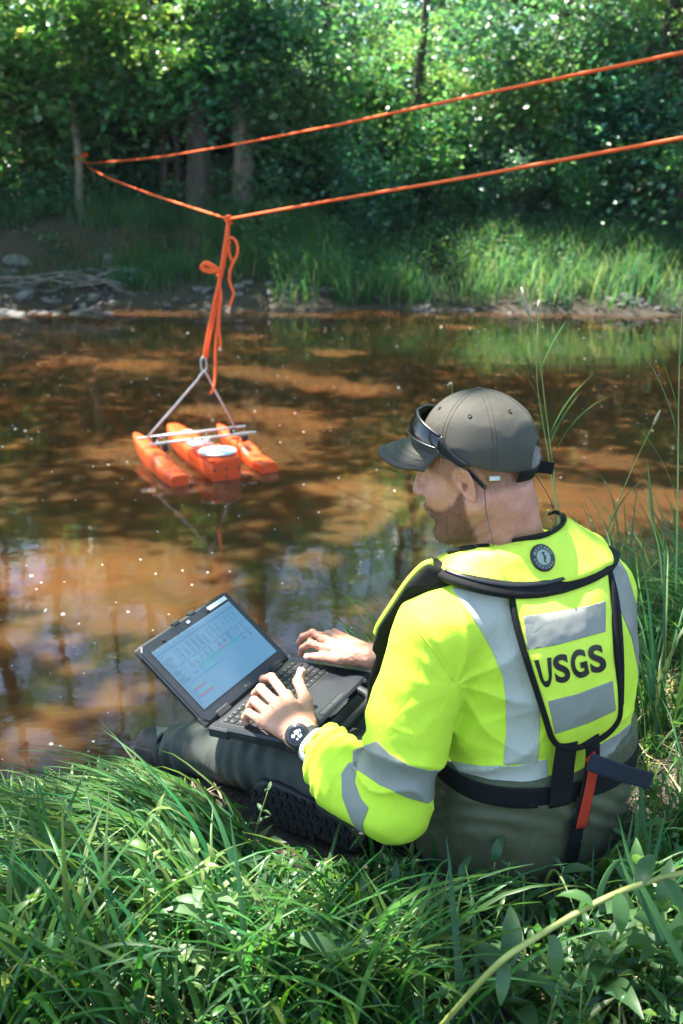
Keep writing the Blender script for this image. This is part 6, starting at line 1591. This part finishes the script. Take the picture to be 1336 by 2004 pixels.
# ---- far bank: grass, weeds, stones, driftwood
A = []
def far_tuft(px, y, n, L, bend, rad, seed, wd=(.008, .016), az=None):
    rr = np.random.default_rng(seed + 3000); x, _ = at_px(px, y); a = rr.uniform(0, 6.28, n); q = rad * np.sqrt(rr.random(n)); X = x + np.cos(a) * q; Y = y + np.sin(a) * q * .7
    P = np.stack([X, Y, ground_z(X, Y) - .01], 1); P = P[Y > edge_far(X) + .05]; n = len(P)
    if n: A.append(blades(P, rr.uniform(*L, n), rr.normal(-1.57 if az is None else az, 1.3, n), rr.uniform(*bend, n), rr.uniform(*wd, n), seed, 4, tint_mix(n, rr, .05, .3), .3))
s = 0
for k in range(190):       # meadow behind the cut bank
    px = r.uniform(-80, 1420); far_tuft(px, r.uniform(16.75 if px < 560 else 17.0, 19.2), 90, (.22, .55), (.3, 1.5), .5, s); s += 1
for k in range(110):       # the grassy slope on the right, and tufts on the left
    px = r.uniform(560, 1400); far_tuft(px, r.uniform(15.2 - .0006 * px, 17.2), 85, (.28, .7), (.6, 2.0), .38, s); s += 1
for k in range(48):
    px = r.choice([r.uniform(240, 460), r.uniform(470, 720), r.uniform(240, 720)]); far_tuft(px, r.uniform(15.4, 16.6), 70, (.22, .55), (.8, 2.2), .30, s); s += 1
for k in range(12): far_tuft(r.uniform(-40, 260), r.uniform(15.6, 16.8), 34, (.15, .35), (.8, 2.0), .25, s); s += 1
for k in range(60):
    sd_ = -1 if k % 5 < 3 else 1; px = 668 + sd_ * r.uniform(760, 2300); far_tuft(px, r.uniform(14.8, 18.0) + (.6 if sd_ < 0 else 0), 60, (.3, .7), (.5, 1.8), .6, s, (.012, .024)); s += 1
grass_obj('grass', A, M['grass_far'], 'lush green grass and weeds on the far bank')
n = 42000; px = r.uniform(-120, 1440, n); y = r.uniform(15.4, 20.2, n); x = np.array([0.0]); dx = (px - 668) / FPX * (y * .95 + .4); X = dx; hgt = r.random(n) ** .7 * np.where(y > 17, .75, .45)
P = np.stack([X, y, ground_z(X, y) + hgt], 1); left = X < -.4; k = (vnoise(P, 1.1, 44) > -.15) & ~(left & (y < 16.7) & (vnoise(P, .9, 45) < .22)) & (y > edge_far(X) + .35); P = P[k]
tag(leaf_obj('weeds', P, r.normal(0, .6, (len(P), 3)) + np.array([0, -.3, .8]), .085 * r.uniform(.5, 1.3, len(P)), .05 * r.uniform(.5, 1.3, len(P)), M['grass_far'], None, 8), 'mass of leafy weeds over the far bank slope', 'weeds', kind='stuff')
def stone_mesh(seed):
    rr = np.random.default_rng(seed); bmm = bmesh.new(); bmesh.ops.create_icosphere(bmm, subdivisions=2, radius=.5); v = np.array([w.co[:] for w in bmm.verts]); fc = [tuple(w.index for w in f_.verts) for f_ in bmm.faces]; bmm.free()
    v *= np.array([1, rr.uniform(.6, .9), rr.uniform(.32, .6)]); 
    for q in range(5):
        d = nrm(rr.normal(0, 1, 3)); h = rr.uniform(.25, .42); e = v @ d; v -= np.outer(np.clip(e - h * np.abs(d @ np.array([1, .8, .5])) * 1.0, 0, None), d) * .85
    v += vnoise(v, 3.5, seed)[:, None] * .03; return mesh_data('stone', v, fc, False)
M['stone'] = mat('river_stone', (.115, .11, .11), .8, var=.6, vscale=5, bump=.5, bscale=25, bdist=.02)
SM = [stone_mesh(k) for k in range(7)]; [m_.materials.append(M['stone']) for m_ in SM]
def stone(px, y, size, label, group='stones along the far waterline', dz=0.):
    x, _ = at_px(px, y); z = float(ground_z(x, y)); o = link('stone', SM[int(r.integers(0, 7))], None); o.location = (x, y, max(z, -.02) + size * .10 + dz); o.rotation_euler = (r.uniform(-.3, .3), r.uniform(-.3, .3), r.uniform(0, 6.28)); o.scale = [size * r.uniform(.8, 1.2) for _ in range(3)]
    return tag(o, label, 'stone', group)
for px, y, sz, lab in [(20, 16.1, .62, 'largest pale rock jutting from the left end of the far bank'), (205, 16.25, .26, 'whitish rock high on the left bank under the grass'), (135, 15.25, .34, 'pale flat stone at the left waterline beside the dark ones'), (35, 15.3, .4, 'flat dark stone in the shallows at the far left'), (680, 15.5, .5, 'grey stone under the overhanging grass in the middle of the far bank'),
                       (1080, 14.75, .40, 'pale pinkish stone at the right-hand shallows'), (1120, 14.7, .36, 'light stone next to the pinkish one on the right shore'), (1240, 14.6, .42, 'long pale stone near the right edge of the far waterline')]: stone(px, y, sz, lab, None)
for k in range(190):
    q = r.random()
    px, y = (r.uniform(-40, 240), r.uniform(15.2, 16.1)) if q < .5 else ((r.uniform(240, 760), r.uniform(15.1, 15.5)) if q < .72 else (r.uniform(780, 1400), r.uniform(14.4, 14.85) - 0))
    x, _ = at_px(px, y); y = max(y, float(edge_far(x)) - .08)
    stone(px, y, r.uniform(.07, .22), 'small grey stone in the rocky strip ' + ('under the driftwood at the left' if px < 240 else ('below the hanging rope' if px < 620 else ('at mid river below the tall bank grass' if px < 960 else 'on the right shore behind the seed heads'))))
for k in range(26): stone(r.uniform(-30, 200), r.uniform(14.2, 15.1), r.uniform(.15, .4), 'dark wet stone in the shallows at the left of the far bank', 'wet stones in the left shallows', -.06)
M['drift'] = bark('driftwood', (.07, .065, .06), (.22, .20, .185))
def branches(px0, py0, y, n, label, seed, span=1.6, ang=(-.2, .5), r0=.028):
    rr = np.random.default_rng(seed); c = Wy(px0, py0, y); root = empty('driftwood', tuple(c), label, 'driftwood')
    for k in range(n):
        a = rr.uniform(*ang); L = span * rr.uniform(.5, 1.1); d = np.array([math.cos(a), -.25 * rr.random(), math.sin(a) * .6]); st = c + rr.normal(0, .12, 3) * np.array([1, .5, .6])
        q = spline([st, st + d * L * .35 + rr.normal(0, .04, 3), st + d * L * .7 + rr.normal(0, .06, 3), st + d * L + np.array([0, 0, -.12])], 5); v, f = tube(q, np.linspace(r0 * rr.uniform(.6, 1.1), .006, len(q)), 6); obj('branch', v, f, M['drift'], root)
branches(-20, 560, 15.6, 7, 'bleached dead branches lying along the left of the far bank', 1, 1.8, (.0, .35))
branches(150, 555, 15.5, 6, 'tangle of grey roots on the stones at the left bank', 2, 1.0, (-.5, .6), .022)
branches(565, 545, 15.8, 6, 'pale exposed roots under the turf behind the hanging rope', 3, .9, (-.7, .5), .026)
branches(520, 590, 15.3, 4, 'thin grey sticks lying by the water in the middle', 4, .9, (-.2, .2), .014)
# ================================================================ the orange survey float, its bridle and the ropes
M['orange'] = mat('orange_hull', (.80, .088, .018), .33, var=.10, vscale=6, bump=.15, bscale=90, bdist=.001, coat=.25)
M['alu'] = mat('grey_tube', (.42, .43, .44), .38, .35, var=.12, vscale=40); M['white_lid'] = mat('white_lid', (.80, .81, .79), .4, var=.05)
M['dark_hw'] = mat('dark_hardware', (.02, .024, .024), .4, var=.2)
BF = nrm([-.46, .887, 0]); BR = np.array([BF[1], -BF[0], 0]); BZ = np.array([0, 0, 1.])
BO = np.array([-.985, 5.83, 0])        # stern of the left hull on the water
def B(f, r_, z): return BO + BF * f + BR * r_ + BZ * z
boat = empty('survey_float', tuple(B(.4, .3, 0)), 'orange three-hulled survey float with white round lid and grey crossbars', 'float')
def hull(name, r0, L, wd, h, f0=0.0, step=None, rise=.10):
    """boxy stern, waist and an upturned rounded bow; step = (position, drop) where the deck steps down towards the stern"""
    st = []
    N_ = 34
    for i in range(N_ + 1):
        t = i / N_; w = wd * (1 if t < .42 else math.sqrt(max(0, 1 - ((t - .42) / .58) ** 2.3))) * (.92 + .08 * min(1, t * 8)); w = max(w, .004)
        zk = -.045 + rise * 1.25 * max(0, (t - .45) / .55) ** 2 + .02 * max(0, (t - .8) / .2); top = h + (rise * .28) * max(0, (t - .5) / .5) ** 1.6
        if step: top -= step[1] * (1 - 1 / (1 + math.exp(-(t - step[0]) * 34)))
        if t > .93: m = (t - .93) / .07; mid = (zk + top) / 2; zk = zk + (mid - zk) * m ** 2 * .9; top = top - (top - mid) * m ** 2 * .9
        st.append((f0 + t * L, w, zk, top))
    V = []; K = 16
    for f_, w, zk, top in st:
        hh = (top - zk) / 2; mz = (top + zk) / 2; 
        for k in range(K):
            a = (k + .5) * 2 * math.pi / K; cx, cz = math.cos(a), math.sin(a); e = .42
            x = math.copysign(abs(cx) ** e, cx) * w / 2 * (1 if cz > 0 else .84 + .16 * (1 + cz)); z = math.copysign(abs(cz) ** e, cz) * hh; V.append(B(f_, r0 + x, mz + z))
    n = len(st); Fc = [(i * K + k, i * K + (k + 1) % K, (i + 1) * K + (k + 1) % K, (i + 1) * K + k) for i in range(n - 1) for k in range(K)]; Fc += [tuple(range(K))[::-1], tuple((n - 1) * K + k for k in range(K))]
    o = obj(name, V, Fc, M['orange'], boat, smooth=True); o.data.polygons[-2].use_smooth = False
    try: o.data.set_sharp_from_angle(angle=R_(38))
    except Exception: pass
    return o
hull('hull', .0, .95, .125, .108, 0, (.34, .042), .12); hull('hull', .605, .92, .125, .104, .02, (.34, .042), .12); mid = hull('hull', .300, 1.10, .205, .122, -.01, None, .11)
# raised well of the middle hull with its round lid
v, f = box(B(.18, .300, .124), (.100, .18, .018), [BR, BF, BZ], .012); obj('deck_box', v, f, M['orange'], mid, smooth=False)
lid_b = obj('round_lid', *disc(B(.135, .300, .150), BZ, .116, 40, .010), M['white_lid'], mid)
v, f = tube([B(.135, .300, .153) + (BF * math.cos(t) + BR * math.sin(t)) * .118 for t in np.linspace(0, 2 * np.pi, 41)[:-1]], .0045, 6, closed=True); obj('lid_rim', v, f, M['alu'], lid_b)
v, f = box(B(.48, .300, .132), (.070, .085, .006), [BR, BF, BZ], .004); obj('white_plate', v, f, M['white_lid'], mid, smooth=False)
v, f = tube([B(.375, .315, .172) + (BF * math.cos(t) + BR * math.sin(t)) * .036 for t in np.linspace(0, 2 * np.pi, 29)[:-1]], .0055, 6, closed=True); obj('clamp_ring', v, f, M['dark_hw'], mid)
obj('sensor_cap', *disc(B(.375, .315, .146), BZ, .030, 24, .020), M['white_lid'], mid)
for a, b in ((.22, .03), (.30, .03), (.38, .03), (.30, -.005)):
    obj('bolt', *disc(B(-.011, a, .072 + (b - .03) * 1.4), -BF, .007, 10, .004), M['dark_hw'], mid)
rr = np.random.default_rng(4); dc = []
for k in range(7): v, f = box(B(.74 + rr.uniform(-.04, .04), .30 + rr.uniform(-.04, .04), .130 + .02), (rr.uniform(.006, .02), rr.uniform(.003, .007), .0006), [BR, BF, nrm(BZ - BF * .18)]); dc.append((v, f))
v, f = join(dc); tag(obj('hull_marking', v, f, M['white_lid'], mid, smooth=False), kind='stuff')
bars = []
for f0 in (.62, .43):
    v, f = tube([B(f0 - .01, -.075 + .02 * (f0 < .5), .172), B(f0 - .01, .68, .172)], .0090, 10); bars.append(obj('crossbar', v, f, M['alu'], boat))
for r0 in (.03, .575):
    for f0 in (.60, .38):
        v, f = box(B(f0 - .01, r0, .155), (.018, .020, .024), [BR, BF, BZ], .005); obj('clamp', v, f, M['dark_hw'], boat, smooth=False)
    v, f = tube(spline([B(.59, r0, .168), B(.52, r0 + .01, .142), B(.44, r0 + .012, .142), B(.37, r0 + .015, .168)], 5), .0075, 6); obj('latch_strap', v, f, M['dark_hw'], boat)
APEX = W(399, 727, 6.42)
sL, sR = B(.60, -.01, .178), B(.60, .60, .178)
pL = np.concatenate([np.linspace(sL, sL * .06 + (APEX + np.array([-.022, 0, -.03])) * .94, 8), spline([sL * .04 + (APEX + np.array([-.018, 0, -.02])) * .96, APEX + np.array([-.008, 0, -.004]), APEX], 3)])
pR = np.concatenate([np.linspace(sR, sR * .06 + (APEX + np.array([.022, 0, -.03])) * .94, 8), spline([sR * .04 + (APEX + np.array([.018, 0, -.02])) * .96, APEX + np.array([.008, 0, -.004]), APEX], 3)])
for P in (pL, pR): v, f = tube(P, .0068, 8); obj('bridle_arm', v, f, M['alu'], boat)
v, f = tube([APEX + np.array([math.cos(t) * .018, 0, .045 + math.sin(t) * .048]) for t in np.linspace(0, 2 * np.pi, 25)[:-1]], .0065, 6, closed=True); obj('carabiner', v, f, M['alu'], boat)
# ropes
t = NT('orange_rope'); b = t.b; w = t.n('TexWave', wave_type='BANDS', bands_direction='DIAGONAL'); w.inputs['Scale'].default_value = 42; w.inputs['Distortion'].default_value = 1.5; t.l(t.coord(), w.inputs[0])
c = t.ramp(w.outputs[1], [(.2, (.93, .125, .022)), (.8, (.95, .135, .024))]); t.l(c, b.inputs['Base Color']); b.inputs['Roughness'].default_value = .6; t.l(t.bump(w.outputs[1], .12, .001), b.inputs['Normal']); M['rope'] = t.m
M['rope_end'] = mat('frayed_rope_end', (.80, .42, .30), .8)
JN = W(447, 429, 6.12)
def rope(name, P, r0, parent): v, f = tube(P, r0, 8); return obj(name, v, f, M['rope'], parent)
ANCH1 = np.array([2.05, .35, 2.30]); ANCH2 = np.array([2.05, .35, 1.55])
top = empty('rope', tuple(TIE), 'upper orange rope stretched from the thin tree to the upper right', 'rope')
e1 = W(1336, 103, 2.72); P = [TIE + np.array([.05, 0, .02]), W(450, 283, 8.9), W(800, 218, 5.0), W(1080, 160, 3.55), e1, ANCH1 * .75 + e1 * .25, ANCH1]
# nearly straight runs: distances along a line, a little sag
def run(a, b, pix, n=40):
    """rope between a and b with the hang read at the given pixel points"""
    out = []
    pix = np.array(pix, float); X = np.linspace(pix[0][0], pix[-1][0], n); Y = np.interp(X, pix[:, 0], pix[:, 1]); k = np.hanning(7); k /= k.sum(); Ys = np.convolve(np.pad(Y, 3, mode='reflect', reflect_type='odd'), k, 'valid')
    ia = 1 / proj(a[None])[2][0]; ib = 1 / proj(b[None])[2][0]; u = (X - X[0]) / (X[-1] - X[0]); D = 1 / (ia + (ib - ia) * u)
    return np.array([W(x, y, d) for x, y, d in zip(X, Ys, D)])
P = run(W(167, 320, 16.9), W(1336, 103, 3.3), [(167, 320), (300, 310), (450, 285), (668, 243), (900, 193), (1100, 152), (1336, 103)]); P = np.concatenate([P, [P[-1] + (P[-1] - P[-2]) * 2, ANCH1]])
rope('line', P, .0078, top)
low = empty('rope', tuple(JN), 'lower orange rope running from the thin tree through the knot to the right edge', 'rope')
P = run(W(167, 325, 16.9), JN, [(167, 325), (215, 350), (300, 382), (380, 408), (447, 429)], 24); rope('line', P, .0078, low)
P = run(JN, W(1336, 270, 3.4), [(447, 429), (668, 389), (900, 350), (1100, 313), (1336, 270)], 30); P = np.concatenate([P, [P[-1] + (P[-1] - P[-2]) * 2, ANCH2]]); rope('line', P, .0078, low)
v, f = tube(spline([TIE + np.array([math.cos(t) * .10 - .05, math.sin(t) * .10 + .1, .02 * t]) for t in np.linspace(0, 9, 26)], 2), .010, 6); obj('tree_wrap', v, f, M['rope'], low)
kn = spline([JN + np.array([math.cos(t) * .016, math.sin(t) * .014, -.022 + .0035 * t]) for t in np.linspace(0, 12, 30)], 2); v, f = tube(kn, .0085, 7); obj('knot', v, f, M['rope'], low)
hang = empty('rope', tuple(JN), 'orange rope hanging doubled and looped from the knot down to the grey bridle', 'rope')
Dh = lambda py: float(np.interp(py, [429, 727], [6.12, 6.42]))
def hp_(pts, dd=0.0): return spline([W(px, py, Dh(py) + dd) for px, py in pts], 6)
APX = (400, 702)
for k, pts in enumerate([[(446, 432), (440, 475), (433, 520), (427, 556), (415, 610), (405, 660), (399, 700)], [(448, 432), (444, 478), (437, 524), (429, 558), (419, 620), (409, 668), (403, 702)],
                         [(428, 545), (432, 580), (429, 610), (428, 640), (431, 668), (430, 683)], [(430, 540), (429, 580), (426, 630), (422, 680), (421, 730), (418, 758), (411, 771)],
                         [(444, 470), (452, 465), (461, 472), (465, 486), (463, 500), (456, 514), (450, 530), (448, 548)], [(450, 472), (447, 480), (448, 494), (452, 506), (456, 514)],
                         [(448, 548), (452, 560), (457, 574), (453, 588), (447, 604)]]):
    rope('strand', hp_(pts, .015 * (k % 2)), .0088, hang)
lp = hp_([(428, 533), (415, 524), (401, 517), (393, 521), (397, 529), (412, 533), (424, 531)], -.02); rope('loop', lp, .0085, hang); rope('loop', lp + np.array([.01, 0, .012]), .0075, hang)
v, f = tube(spline([W(428 + 3 * math.cos(t), 534 + 1.3 * t, 6.2 + .012 * math.sin(t)) for t in np.linspace(0, 8, 20)], 2), .0085, 6); obj('knot', v, f, M['rope'], hang)
v, f = tube(hp_([(449, 600), (446, 607), (444, 611)]), np.linspace(.010, .017, 13), 8); obj('frayed_end', v, f, M['rope_end'], hang)
v, f = tube(hp_([(430, 680), (430, 686)]), .0115, 8); obj('frayed_end', v, f, M['rope_end'], hang)
